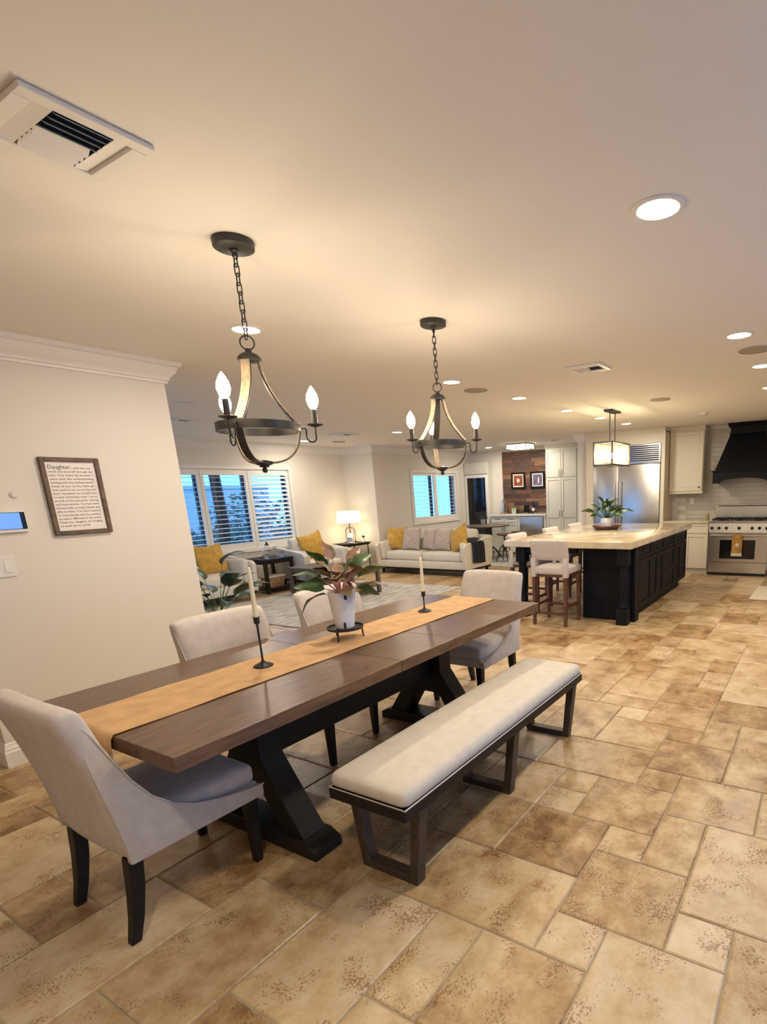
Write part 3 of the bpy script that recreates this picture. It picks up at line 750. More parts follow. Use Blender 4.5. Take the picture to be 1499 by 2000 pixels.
# ------------------------------------------------------------------ dining chairs
def make_chair(label, loc, rz):
    t = thing('dining_chair', label, 'chair', loc, rz, 'beige upholstered dining chairs')
    W = .25
    # reclined back with rounded top
    def backfn(p):
        u = (p.z + .31) / .62
        return (p.x - .075 * u - .055 * u * u + .014 * (p.y / W) ** 2, p.y, p.z - .014 * (p.y / W) ** 4 * max(0, u - .5))
    obj('backrest', MB().rbox((-.235, 0, .625), (.085, 2 * W + .034, .60), .034, 12, 0, backfn), FABRIC, t, smooth=60)
    out = [(-.268, .322), (.25, .315), (.253, .365), (.16, .376), (.06, .398), (-.03, .428), (-.10, .470), (-.165, .535), (-.215, .62), (-.258, .72), (-.298, .82), (-.315, .85), (-.34, .85), (-.32, .70), (-.29, .52), (-.272, .40)]
    for s in (-1, 1):
        y0, y1 = (W - .012, W + .016) if s > 0 else (-W - .016, -W + .012)
        obj('side_panel', MB().prism(out, 1, y0, y1), FABRIC, t, bevel=.009, seg=2, smooth=50)
        obj('piping', MB().tube([(x + .002, s * (W + .014), z + .001) for x, z in out[2:13]], .0038, 6), FABRIC, t, smooth=60)
    obj('seat_base', MB().box(-.25, -W + .012, .318, .245, W - .012, .375), FABRIC, t, bevel=.01, seg=2)
    obj('seat_cushion', MB().rbox((-.005, 0, .412), (.505, 2 * W - .03, .095), .036, 10, .022), FABRIC, t, smooth=60)
    for s in (-1, 1):
        y = s * .205
        obj('leg', MB().hexa([(.195, y - .016, 0), (.227, y - .016, 0), (.227, y + .016, 0), (.195, y + .016, 0)], [(.188, y - .024, .32), (.240, y - .024, .32), (.240, y + .024, .32), (.188, y + .024, .32)]), DWOOD, t, bevel=.003)
        mb = MB(); pts = [(-.290, 0, .017), (-.268, .09, .020), (-.250, .20, .023), (-.238, .325, .025)]; vs = []
        for x, z, h in pts: vs += [(x - h, y - h, z), (x + h, y - h, z), (x + h, y + h, z), (x - h, y + h, z)]
        fs = [(3, 2, 1, 0), (12, 13, 14, 15)] + [(4 * i + q, 4 * i + (q + 1) % 4, 4 * i + 4 + (q + 1) % 4, 4 * i + 4 + q) for i in range(3) for q in range(4)]
        obj('leg', mb.add(vs, fs), DWOOD, t, bevel=.003)
    return t
ch = make_chair('beige dining chair at the near head of the table', (1.0, 2.235, 0), 0)
dup(ch, 'beige dining chair at the far head of the table', (3.27, 2.25, 0), PI)
dup(ch, 'beige dining chair against the left side of the table, nearer one', (1.767, 2.60, 0), -PI / 2)
dup(ch, 'beige dining chair against the left side of the table, behind the plant', (2.615, 2.68, 0), -PI / 2)

# ------------------------------------------------------------------ bench
BX0, BX1, BY0, BY1 = 1.312, 3.005, 1.242, 1.64
t = thing('dining_bench', 'long dining bench with a cream cushion and brown wood legs', 'bench', ((BX0 + BX1) / 2, (BY0 + BY1) / 2, 0))
hl, hw = (BX1 - BX0) / 2, (BY1 - BY0) / 2
obj('seat_rail', MB().box(-hl, -hw, .352, hl, hw, .398), DWOOD, t, bevel=.003)
obj('seat_cushion', MB().rbox((0, 0, .432), (2 * hl - .004, 2 * hw + .004, .074), .0365, 16, .012), LINEN, t, smooth=60)
obj('piping', MB().tube([(sx * (hl - .004), sy * (hw - .002), .402) for sx, sy in ((-1, -1), (1, -1), (1, 1), (-1, 1))], .0035, 6, True), LINEN, t)
for X in (1.425, 2.175, 2.915):
    x = X - (BX0 + BX1) / 2
    for s in (-1, 1):
        yt, yb = s * .168, s * .128
        obj('leg', MB().hexa([(x - .026, yb - .02, 0), (x + .026, yb - .02, 0), (x + .026, yb + .02, 0), (x - .026, yb + .02, 0)], [(x - .026, yt - .024, .353), (x + .026, yt - .024, .353), (x + .026, yt + .024, .353), (x - .026, yt + .024, .353)]), BWOOD, t, bevel=.003)
    obj('foot_bar', MB().box(x - .026, -.11, .0, x + .026, .11, .035), BWOOD, t, bevel=.002)

# ------------------------------------------------------------------ living room
RUGM = mat('worn_cream_rug', (.62, .58, .52), .98, vscale=7, col2=(.30, .29, .29), stretch=(.6, 2.2, 1), bump=.5, bscale=160)
RUGE = mat('rug_binding', (.50, .45, .38), .95)
def rug(label, x0, x1, y0, y1, name='area_rug', cat='rug'):
    t = thing(name, label, cat, ((x0 + x1) / 2, (y0 + y1) / 2, .001))
    hx, hy = (x1 - x0) / 2, (y1 - y0) / 2
    obj('pile', MB().box(-hx + .02, -hy + .02, 0, hx - .02, hy - .02, .010), RUGM, t, bevel=.003)
    obj('binding', MB().tube([(-hx + .018, -hy + .018, .006), (hx - .018, -hy + .018, .006), (hx - .018, hy - .018, .006), (-hx + .018, hy - .018, .006)], .006, 6, True), RUGE, t)
    return t
rug('large faded cream rug under the coffee table', 4.22, 7.30, 5.12, 7.66)
rug('cream patterned rug under the round bistro table', 9.62, 11.38, 5.0, 7.6)

def make_sofa(name, label, cat, loc, rz, W, D, n, group=None):
    t = thing(name, label, cat, loc, rz, group)
    hw, hd = W / 2, D / 2; aw = .17
    for sx in (-1, 1):
        for sy in (-1, 1):
            x, y = sx * (hd - .09), sy * (hw - .09)
            obj('leg', MB().hexa([(x - .016, y - .016, 0), (x + .016, y - .016, 0), (x + .016, y + .016, 0), (x - .016, y + .016, 0)], [(x - .026, y - .026, .105), (x + .026, y - .026, .105), (x + .026, y + .026, .105), (x - .026, y + .026, .105)]), DWOOD, t, bevel=.002)
    obj('plinth', MB().box(-hd + .03, -hw + .03, .10, hd - .03, hw - .03, .135), DWOOD, t, bevel=.003)
    obj('base', MB().rbox((0, 0, .205), (D - .03, W - .03, .14), .018, 4), SOFA, t, smooth=60)
    sw = (W - 2 * aw) / n
    for k in range(n):
        y = -hw + aw + sw * (k + .5)
        obj('seat_cushion', MB().rbox((.055, y, .355), (D - .26, sw - .008, .17), .055, 8, .022), SOFA, t, smooth=60)
        obj('back_cushion', MB().rbox((-hd + .27, y, .635), (.20, sw - .015, .42), .08, 8, .03, lambda p: (p.x - .10 * (p.z / .42), p.y, p.z)), SOFA, t, smooth=60)
    obj('back_frame', MB().rbox((-hd + .075, 0, .43), (.13, W - .03, .58), .03, 6, 0, lambda p: (p.x - .04 * (p.z + .29) / .58, p.y, p.z)), SOFA, t, smooth=60)
    for s in (-1, 1):
        obj('arm', MB().prism([(-hd + .02, .14), (hd - .012, .14), (hd + .012, .56), (hd - .05, .61), (-hd - .02, .70), (-hd - .03, .68)], 1, s * hw - (.075 if s > 0 else 0), s * hw + (0 if s > 0 else .075)), SOFA, t, bevel=.018, seg=2, smooth=60)
        obj('arm_pad', MB().rbox((.03, s * (hw - aw + .048), .455), (D - .16, .105, .36), .045, 8, .012), SOFA, t, smooth=60)
    return t
make_sofa('sofa', 'cream two cushion sofa with dark wood plinth', 'sofa', (8.63, 6.75, 0), PI, 2.2, .94, 2)
arm_a = make_sofa('armchair', 'cream armchair beside the dining wall end, under the window', 'armchair', (4.87, 8.19, 0), -PI / 2, 1.02, .92, 1, 'cream armchairs')
dup(arm_a, 'cream armchair between the side table and the lamp table', (6.84, 8.10, 0), -PI / 2 - .12, 'cream armchairs')

def cushion(label, loc, rot, m, s=.46, group='throw pillows'):
    def fn(p):
        u, v = p.y / (s / 2), p.z / (s / 2)
        k = max(0., (1 - abs(u) ** 2.2)) * max(0., (1 - abs(v) ** 2.2))
        pin = 1 - .06 * (1 - u * u) * abs(v) - .0
        return (math.copysign(.012 + .065 * k ** .55, p.x), p.y * (1 - .07 * (1 - v * v)), p.z * (1 - .07 * (1 - u * u)) - .02 * max(0, v) * (1 - u * u))
    t = thing('throw_pillow', label, 'pillow', loc, group=group, rot=rot)
    obj('cover', MB().rbox((0, 0, 0), (.10, s, s), .01, 10, 0, fn), m, t, smooth=70)
    obj('seam', MB().tube([(0, s / 2 * a * (1 - .07 * (1 - b * b)), s / 2 * b * (1 - .07 * (1 - a * a)) - .02 * max(0, b) * (1 - a * a)) for a, b in [(q, -1) for q in (-1, -.5, 0, .5, 1)] + [(1, q) for q in (-.5, 0, .5, 1)] + [(q, 1) for q in (.5, 0, -.5, -1)] + [(-1, q) for q in (.5, 0, -.5)]], .004, 5, True), m, t)
    return t
tb = -.28
cushion('mustard pillow at the left arm of the sofa', (8.50, 7.56, .68), (0, tb, PI + .15), MUSTARD, .45)
cushion('taupe velvet pillow beside the left mustard pillow on the sofa', (8.46, 7.13, .672), (0, tb, PI), GREYP, .43)
cushion('taupe velvet pillow leaning between the sofa back cushions', (8.52, 6.735, .668), (0, tb, PI - .35), GREYP, .40)
cushion('taupe velvet pillow next to the right mustard pillow on the sofa', (8.47, 6.365, .668), (0, tb, PI - .05), GREYP, .41)
cushion('mustard pillow tilted against the right arm of the sofa', (8.43, 5.97, .70), (.42, tb, PI - .3), MUSTARD, .46)
cushion('mustard pillow on the armchair beside the dining wall end', (4.93, 8.16, .675), (0, tb, -PI / 2 + .05), MUSTARD, .47)
cushion('mustard pillow tilted on the armchair near the lamp', (6.84, 8.10, .69), (.22, tb, -PI / 2 - .25), MUSTARD, .47)
# navy throw over the right arm of the sofa
def throw_fn(u, v):
    x = 8.32 + .42 * u + .03 * math.sin(v * 3)
    pts = [(5.90, .655), (5.86, .672), (5.78, .672), (5.70, .650), (5.645, .618), (5.632, .56), (5.630, .45), (5.628, .34), (5.626, .25)]
    s = v * (len(pts) - 1); i = min(int(s), len(pts) - 2); f = s - i
    y = pts[i][0] * (1 - f) + pts[i + 1][0] * f; z = pts[i][1] * (1 - f) + pts[i + 1][1] * f
    return (x + .05 * max(0, v - .5), y - .010 * (1 + math.sin(u * 17 + v * 2)), z + .008 * math.sin(u * 13) * (1 - v) - .03 * v * u + .012)
t = thing('throw_blanket', 'black knitted throw over the right arm of the sofa', 'blanket', (0, 0, 0))
obj('knit', MB().grid(throw_fn, 16, 24), NAVY, t, solid=.010, smooth=70)
obj('fringe', MB().tube([tuple(Vector(throw_fn(q / 10, 1)) + Vector((0, -.003, -.004))) for q in range(11)], .006, 5), NAVY, t)

def slab_table(name, label, cat, x0, x1, y0, y1, z, m, leg=.05, shelf=None, cross=False, th=.035):
    t = thing(name, label, cat, ((x0 + x1) / 2, (y0 + y1) / 2, .012 if name == 'coffee_table' else 0))
    hx, hy = (x1 - x0) / 2, (y1 - y0) / 2
    obj('top', MB().box(-hx, -hy, z - th, hx, hy, z), m, t, bevel=.003)
    for sx in (-1, 1):
        for sy in (-1, 1):
            x, y = sx * (hx - leg / 2 - .008), sy * (hy - leg / 2 - .008)
            obj('leg', MB().box(x - leg / 2, y - leg / 2, 0, x + leg / 2, y + leg / 2, z - th + .001), m, t, bevel=.003)
    obj('apron', MB().box(-hx + .03, -hy + .02, z - th - .05, hx - .03, -hy + .04, z - th).box(-hx + .03, hy - .04, z - th - .05, hx - .03, hy - .02, z - th).box(-hx + .02, -hy + .03, z - th - .05, -hx + .04, hy - .03, z - th).box(hx - .04, -hy + .03, z - th - .05, hx - .02, hy - .03, z - th), m, t)
    if shelf: obj('shelf', MB().box(-hx + .02, -hy + .02, shelf - .022, hx - .02, hy - .02, shelf), m, t, bevel=.002)
    if cross:
        for s in (-1, 1): obj('cross_brace', MB().tube([(-hx + .05, s * (hy - .03), shelf), (hx - .05, s * (hy - .03), z - th - .04)], .014, 4).tube([(hx - .05, s * (hy - .03), shelf), (-hx + .05, s * (hy - .03), z - th - .04)], .014, 4), m, t)
    return t
slab_table('coffee_table', 'low grey brown coffee table with a lower shelf on the rug', 'coffee table', 5.84, 6.47, 6.15, 7.60, .43, GWOOD, .055, .13)
slab_table('side_table', 'dark wood side table between the two armchairs', 'side table', 5.66, 6.24, 7.91, 8.48, .575, DWOOD, .05, .08)
# storage basket under the side table
t = thing('storage_basket', 'brown wicker basket with a cream liner under the side table', 'basket', (5.93, 8.12, .081))
obj('body', MB().hexa([(-.13, -.10, 0), (.13, -.10, 0), (.13, .10, 0), (-.13, .10, 0)], [(-.16, -.13, .19), (.16, -.13, .19), (.16, .13, .19), (-.16, .13, .19)]), WICKER, t, bevel=.012, seg=2)
obj('liner', MB().hexa([(-.162, -.132, .165), (.162, -.132, .165), (.162, .132, .165), (-.162, .132, .165)], [(-.168, -.138, .197), (.168, -.138, .197), (.168, .138, .197), (-.168, .138, .197)]), LINEN, t, bevel=.006)
# glass jug, tray and cups on the side table
t = thing('serving_tray', 'small wooden tray under the glass jug on the side table', 'tray', (5.95, 8.18, .576))
obj('board', MB().lathe([(.001, 0), (.12, 0), (.125, .004), (.125, .014), (.118, .014), (.116, .008), (.001, .008)], 28), WICKER, t)
obj('rim', MB().lathe([(.118, .013), (.1255, .013), (.1255, .018), (.118, .018)], 28, cap=False), DWOOD, t)
t = thing('glass_jug', 'rounded clear glass jug standing on the wooden tray', 'jug', (5.95, 8.18, .5855))
obj('body', MB().lathe([(.001, 0), (.075, 0), (.09, .02), (.094, .07), (.08, .12), (.05, .16), (.035, .19), (.036, .21), (.033, .21), (.032, .19), (.047, .158), (.077, .118), (.090, .07), (.086, .022), (.072, .004), (.001, .004)], 28), CLEAR, t, smooth=60)
obj('stopper', MB().lathe([(.001, .195), (.030, .195), (.034, .214), (.014, .222), (.018, .24), (.010, .252), (.001, .254)], 16), IRON, t)
for x, y, lab in ((5.80, 8.02, 'small glass cup left of the glass jug'), (6.12, 8.06, 'small glass cup right of the glass jug')):
    t = thing('glass_cup', lab, 'cup', (x, y, .576), group='glass cups on the side table')
    obj('bowl', MB().lathe([(.001, 0), (.032, 0), (.038, .01), (.041, .075), (.038, .075), (.035, .012), (.001, .006)], 20), CLEAR, t)
    obj('rim', MB().lathe([(.0375, .073), (.0415, .073), (.0415, .077), (.0375, .077)], 20, cap=False), IRON, t)
# lamp table with lamp, photo frame, dish and ornament
t = thing('lamp_table', 'dark wood lamp table with thin legs in the living room corner', 'side table', (7.97, 8.29, 0))
obj('top', MB().hexa([(-.27, -.21, .575), (.27, -.21, .575), (.27, .21, .575), (-.27, .21, .575)], [(-.31, -.25, .625), (.31, -.25, .625), (.31, .25, .625), (-.31, .25, .625)]), DWOOD, t, bevel=.003)
for sx in (-1, 1):
    for sy in (-1, 1): obj('leg', MB().tube([(sx * .25, sy * .19, .58), (sx * .26, sy * .20, 0)], .012, 8), IRON, t)
LX, LY, LZ = 8.03, 8.36, .6255
t = thing('table_lamp', 'lit table lamp with a cream rectangular shade and arched cage base', 'lamp', (LX, LY, LZ))
obj('base', MB().box(-.085, -.085, 0, .085, .085, .018), DWOOD, t, bevel=.003)
for k in range(4):
    a = PI / 4 + PI / 2 * k; c, s = math.cos(a), math.sin(a)
    obj('cage_bar', MB().tube([(.085 * c, .085 * s, .016), (.085 * c, .085 * s, .22), (.078 * c, .078 * s, .26), (.055 * c, .055 * s, .29), (.01 * c, .01 * s, .305)], .0075, 8), BRONZE, t)
obj('neck', MB().lathe([(.001, .29), (.016, .292), (.010, .31), (.008, .40), (.001, .40)], 12), BRONZE, t)
obj('nightlight_bulb', MB().lathe([(.001, .06), (.018, .065), (.04, .11), (.043, .14), (.03, .175), (.001, .185)], 16), GLOBE, t)
mb = MB(); b = .205; tp = .19; q = .13
def rect(w, d, z): return [(-w, -d, z), (w, -d, z), (w, d, z), (-w, d, z)]
vs = rect(b, q, .395) + rect(tp, q * .93, .625); mb.add(vs, [(0, 1, 5, 4), (1, 2, 6, 5), (2, 3, 7, 6), (3, 0, 4, 7)])
obj('lamp_shade', mb, SHADE, t, solid=.004, smooth=0)
obj('shade_bulb', MB().lathe([(.001, .41), (.015, .42), (.03, .48), (.02, .52), (.001, .53)], 14), GLOBE, t)
t = thing('photo_frame', 'small silver photo frame left of the table lamp', 'picture frame', (7.86, 8.22, LZ), rz=-.35, rot=(-.15, 0, -.4))
obj('frame', MB().box(-.06, -.006, .0, .06, .006, .012).box(-.06, -.006, .108, .06, .006, .12).box(-.06, -.006, .012, -.048, .006, .108).box(.048, -.006, .012, .06, .006, .108), STEEL, t, bevel=.001)
obj('photo', MB().box(-.048, -.002, .012, .048, .002, .108), mat('grey_photo', (.35, .40, .44), .4, var=.6, vscale=30), t)
t = thing('white_dish', 'shallow white dish at the left of the lamp table', 'dish', (7.79, 8.10, LZ))
obj('bowl', MB().lathe([(.001, 0), (.04, 0), (.07, .022), (.066, .022), (.038, .006), (.001, .006)], 24), WHITEC, t)
obj('soap_block', MB().rbox((0, 0, .026), (.06, .04, .03), .01, 4), WHITEC, t)
t = thing('hourglass', 'small white ornament with a grey cap right of the table lamp', 'ornament', (8.18, 8.16, LZ))
obj('body', MB().lathe([(.001, 0), (.03, 0), (.03, .012), (.022, .03), (.012, .06), (.022, .09), (.026, .10), (.001, .10)], 18), WHITEC, t)
obj('cap', MB().lathe([(.001, .10), (.030, .10), (.030, .125), (.001, .125)], 18), IRON, t)
# succulent on the coffee table
t = thing('potted_succulent', 'spiky succulent in a grey green pot on the coffee table', 'plant', (6.12, 7.02, .4425))
obj('pot', MB().lathe([(.001, 0), (.05, 0), (.065, .06), (.06, .11), (.052, .11), (.05, .09), (.001, .088)], 20), mat('sage_ceramic', (.33, .38, .33), .4), t)
foliage(t, [(2.4 * k, .25 + .75 * (k / 14), .01, .11, .022, .5, LEAFD) for k in range(14)], z0=.085)
t = thing('serving_bowl', 'dark wooden bowl on the coffee table behind the dining plant', 'bowl', (6.15, 6.62, .4425))
obj('bowl', MB().lathe([(.001, 0), (.06, 0), (.13, .05), (.135, .06), (.126, .06), (.055, .012), (.001, .010)], 26), RWOOD, t)
obj('foot', MB().lathe([(.001, .0002), (.05, .0002), (.05, .004), (.001, .004)], 20), DWOOD, t)
# floor plant at the wall end
t = thing('floor_plant', 'dark green broad leaved floor plant at the end of the dining wall', 'plant', (3.46, 5.75, 0))
t.scale = (1.28, 1.28, 1.28)
obj('pot', MB().lathe([(.001, 0), (.11, 0), (.14, .03), (.15, .22), (.155, .25), (.142, .25), (.137, .22), (.001, .215)], 28), IRON, t)
obj('soil', MB().lathe([(.001, .222), (.135, .222), (.135, .216), (.001, .216)], 20), SOIL, t)
sp = []
for k in range(16):
    sp.append((2.4 * k + .2, math.radians(35 + 40 * ((k * 7) % 16) / 16), .24 + .12 * ((k * 5) % 7) / 7, .28, .14, 1.1, LEAFD))
sp.append((math.radians(-55), math.radians(80), .46, .28, .17, 1.6, LEAFD)); sp.append((math.radians(140), math.radians(62), .30, .26, .13, 1.1, LEAFD))
foliage(t, sp, stem=LEAF, z0=.22, roll=.6)

# ------------------------------------------------------------------ bar
rr = random.Random(3)
plk = [mat('plank_%s' % n, c, .6, var=.4, vscale=7, stretch=(8, 1, 8), bump=.3) for n, c in (('umber', (.055, .03, .022)), ('russet', (.13, .055, .030)), ('walnut', (.085, .048, .032)), ('tan', (.22, .115, .06)))]
h = .0905
for i in range(16):
    y = 5.62; z0 = .995 + i * h
    while y < 6.93:
        L = min(rr.uniform(.28, .7), 6.93 - y)
        if 6.93 - y - L < .12: L = 6.93 - y
        d = rr.uniform(.010, .022)
        obj('plank', MB().box(11.80 - d, y + .0015, z0 + .0015, 11.7995, y + L - .0015, z0 + h - .0015), plk[rr.choice((0, 0, 1, 1, 2, 2, 3))], wall_bar, smooth=0)
        y += L
def shaker(mb, axis, a0, a1, z0, z1, face, th=.018, rail=.055, side=-1):
    # a shaker door: frame proud, panel recessed. axis 0: face plane X=face looking to side, spans Y a0..a1; axis 1: plane Y=face
    def B(u0, u1, w0, w1, d0, d1):
        p0, p1 = sorted((face + side * d0, face + side * d1))
        if axis == 0: mb.box(p0, u0, w0, p1, u1, w1)
        else: mb.box(u0, p0, w0, u1, p1, w1)
    B(a0, a0 + rail, z0, z1, 0, th); B(a1 - rail, a1, z0, z1, 0, th); B(a0 + rail, a1 - rail, z0, z0 + rail, 0, th); B(a0 + rail, a1 - rail, z1 - rail, z1, 0, th)
    B(a0 + rail, a1 - rail, z0 + rail, z1 - rail, 0, th * .4)
    return mb
def pull(parent, p, q, m=IRON, off=(-.028, 0, 0), r=.005):
    p, q, off = Vector(p), Vector(q), Vector(off)
    obj('handle', MB().tube([p, p + off * .8, p + off + (q - p) * .15, q + off - (q - p) * .15, q + off * .8, q], r, 6), m, parent, smooth=60)
XB = 11.5
t = thing('bar_cabinet', 'pale bar base cabinet with two drawers left of the under counter ice maker', 'cabinet', (0, 0, 0))
obj('body', MB().box(XB + .001, 6.39, .10, 11.795, 7.12, .949).box(XB + .05, 6.39, 0, 11.795, 7.12, .10), CABWHITE, t)
for a, b in ((6.395, 6.752), (6.758, 7.115)):
    d = obj('drawer', shaker(MB(), 0, a, b, .80, .935, XB, rail=.03), CABWHITE, t, bevel=.002); pull(d, (XB - .018, a + .12, .868), (XB - .018, b - .12, .868))
    d = obj('door', shaker(MB(), 0, a, b, .115, .79, XB), CABWHITE, t, bevel=.002)
    yy = b - .03 if a < 6.5 else a + .03
    pull(d, (XB - .018, yy, .60), (XB - .018, yy, .73))
t = thing('ice_maker', 'stainless under counter ice maker in the bar', 'ice maker', (0, 0, 0))
obj('body', MB().box(XB + .002, 5.70, .10, 11.795, 6.31, .93), STEEL, t)
obj('door_panel', MB().grid(lambda u, v: (XB - .02 - .018 * math.sin(PI * v) , 5.703 + .604 * u, .13 + .79 * v), 8, 10), STEEL, t, solid=.016, smooth=60)
obj('toe_grille', MB().box(XB + .03, 5.70, 0, 11.795, 6.31, .10), IRON, t)
t = thing('bar_filler', 'narrow pale panels beside the ice maker', 'panel', (0, 0, 0))
obj('panel', MB().box(XB - .01, 6.315, 0, 11.795, 6.385, .949), CABWHITE, t); obj('panel', MB().box(XB - .01, 5.625, 0, 11.795, 5.695, .949), CABWHITE, t)
t = thing('bar_counter', 'pale stone counter along the plank bar wall', 'counter', (0, 0, 0))
obj('slab', MB().box(XB - .035, 5.622, .95, 11.775, 7.15, .99), mat('pale_quartz', (.72, .70, .66), .15), t, bevel=.003)
obj('edge', MB().box(XB - .038, 5.622, .945, XB - .034, 7.15, .985), mat('pale_quartz'), t)
t = thing('pantry_cabinet', 'tall pale pantry cabinet with four shaker doors', 'cabinet', (0, 0, 0))
obj('body', MB().box(XB + .001, 4.14, 0, 11.795, 5.618, 2.44), CABWHITE, t)
obj('cornice', MB().prism([(XB, 2.42), (XB - .05, 2.49), (XB - .05, 2.498), (11.79, 2.498), (11.79, 2.42)], 1, 4.14, 5.618), CABWHITE, t)
for a, b in ((4.86, 5.232), (5.238, 5.61)):
    yy = b - .03 if a < 5 else a + .03
    d = obj('door', shaker(MB(), 0, a, b, 1.80, 2.39, XB), CABWHITE, t, bevel=.002); pull(d, (XB - .018, yy, 1.83), (XB - .018, yy, 1.95))
    mb = shaker(MB(), 0, a, b, .115, .955, XB); shaker(mb, 0, a, b, .95, 1.785, XB)
    d = obj('door', mb, CABWHITE, t, bevel=.002); pull(d, (XB - .018, yy, .92), (XB - .018, yy, 1.05))
obj('end_panel', MB().box(XB - .012, 4.77, 0, XB + .001, 4.84, 2.42), CABWHITE, t)
t = thing('wine_fridge', 'tall built in wine fridge with a dark glass door', 'wine fridge', (0, 0, 0))
XF = 11.58
obj('cabinet', MB().box(XF + .03, 7.235, 0, 11.795, 7.925, 2.24), CABWHITE, t)
obj('top_panel', MB().box(XF, 7.25, 1.96, XF + .03, 7.915, 2.22), CABWHITE, t, bevel=.004)
obj('door_frame', MB().box(XF, 7.25, .10, XF + .03, 7.315, 1.935).box(XF, 7.85, .10, XF + .03, 7.915, 1.935).box(XF, 7.315, 1.87, XF + .03, 7.85, 1.935).box(XF, 7.315, .10, XF + .03, 7.85, .165), TRIM, t, bevel=.003)
obj('glass_door', MB().box(XF + .012, 7.315, .165, XF + .02, 7.85, 1.87), BLACKG, t)
pull(t, (XF, 7.282, .9), (XF, 7.282, 1.3), STEEL)
# framed prints
for yc, col, mcol, lab in ((6.487, (.22, .055, .035), (.75, .60, .42), 'left framed print with a red picture on the plank wall'), (5.967, (.12, .10, .20), (.62, .62, .66), 'right framed print with a violet picture on the plank wall')):
    t = thing('framed_print', lab, 'picture', (11.776, yc, 1.765), group='framed prints on the plank wall')
    fy, fz2 = .19, .19
    obj('frame', MB().box(-.022, -fy, -fz2, 0, -fy + .045, fz2).box(-.022, fy - .045, -fz2, 0, fy, fz2).box(-.022, -fy + .045, -fz2, 0, fy - .045, -fz2 + .04).box(-.022, -fy + .045, fz2 - .04, 0, fy - .045, fz2), BLACKP, t, bevel=.003)
    obj('mat_board', MB().box(-.012, -fy + .045, -fz2 + .04, -.008, fy - .045, fz2 - .04), mat('mat_%.2f' % yc, mcol, .8), t)
    obj('picture', MB().box(-.014, -fy + .075, -fz2 + .07, -.0125, fy - .075, fz2 - .07), mat('art_%.2f' % yc, col, .6, var=.5, vscale=20), t)
    obj('motif', MB().prism([(-.055, .01), (-.02, -.045), (.03, -.04), (.045, .0), (.01, .03), (.06, .045), (-.02, .05)] if col[0] > .2 else [(-.045, -.075), (-.012, -.075), (-.010, .03), (-.02, .07), (-.04, .06), (-.05, .0)], 0, -.0155, -.0142), mat('motif_%.2f' % yc, (.72, .55, .42), .8), t)
ZB = .991
t = thing('bell_jar', 'glass bell jar on a wooden base at the left end of the bar counter', 'bell jar', (11.68, 6.86, ZB))
obj('wood_base', MB().lathe([(.001, 0), (.095, 0), (.10, .01), (.10, .025), (.001, .025)], 24), WICKER, t)
obj('glass_dome', MB().lathe([(.085, .026), (.085, .22), (.072, .28), (.045, .32), (.012, .335), (.012, .35), (.02, .365), (.001, .375)], 24, cap=False), CLEAR, t, solid=-.003, smooth=60)
t = thing('bar_plant', 'small green plant in a pale mint cup on the bar counter', 'plant', (11.66, 6.57, ZB))
obj('cup', MB().lathe([(.001, 0), (.045, 0), (.065, .14), (.058, .14), (.05, .12), (.001, .12)], 20), mat('mint_ceramic', (.55, .66, .50), .5), t)
foliage(t, [(1.9 * k, .5 + .1 * (k % 4), .03, .10, .045, .8, LEAF) for k in range(8)], z0=.12)
t = thing('tablet_display', 'dark tablet leaning on a stand on the bar counter', 'tablet', (11.66, 6.24, ZB), rot=(0, .25, 0))
obj('slab', MB().box(-.006, -.075, 0, .006, .075, .20), BLACKG, t, bevel=.002)
obj('stand_lip', MB().box(-.02, -.06, 0, -.006, .06, .018), STEEL, t)
t = thing('wine_bottle', 'dark glass bottle with a pale label on the bar counter', 'bottle', (11.70, 6.06, ZB))
obj('glass', MB().lathe([(.001, 0), (.035, 0), (.037, .01), (.037, .16), (.03, .19), (.014, .215), (.013, .28), (.001, .28)], 18), mat('navy_glass', (.01, .02, .06), .08), t, smooth=60)
obj('label', MB().lathe([(.0373, .06), (.0376, .06), (.0376, .13), (.0373, .13)], 18, cap=False), PAPER, t)
t = thing('bar_tray', 'gold tray at the right end of the bar counter', 'tray', (11.66, 5.82, ZB))
GOLD = mat('brushed_gold', (.62, .45, .20), .3, .9)
obj('plate', MB().box(-.09, -.17, 0, .09, .17, .008), GOLD, t, bevel=.002)
obj('rail', MB().tube([(-.09, -.17, .03), (.09, -.17, .03), (.09, .17, .03), (-.09, .17, .03)], .005, 6, True), GOLD, t)
for k, (dx, dy, lab) in enumerate(((-.03, -.10, 'rightmost small gold rimmed tumbler on the bar tray'), (.03, -.01, 'middle small gold rimmed tumbler on the bar tray'), (-.03, .09, 'leftmost small gold rimmed tumbler on the bar tray'))):
    t = thing('tumbler', lab, 'glass', (11.66 + dx, 5.82 + dy, ZB + .0085), group='tumblers on the bar tray')
    obj('bowl', MB().lathe([(.001, 0), (.03, 0), (.037, .09), (.034, .09), (.028, .008), (.001, .008)], 16), CLEAR, t)
    obj('rim', MB().lathe([(.034, .088), (.038, .088), (.038, .094), (.034, .094)], 16, cap=False), GOLD, t)
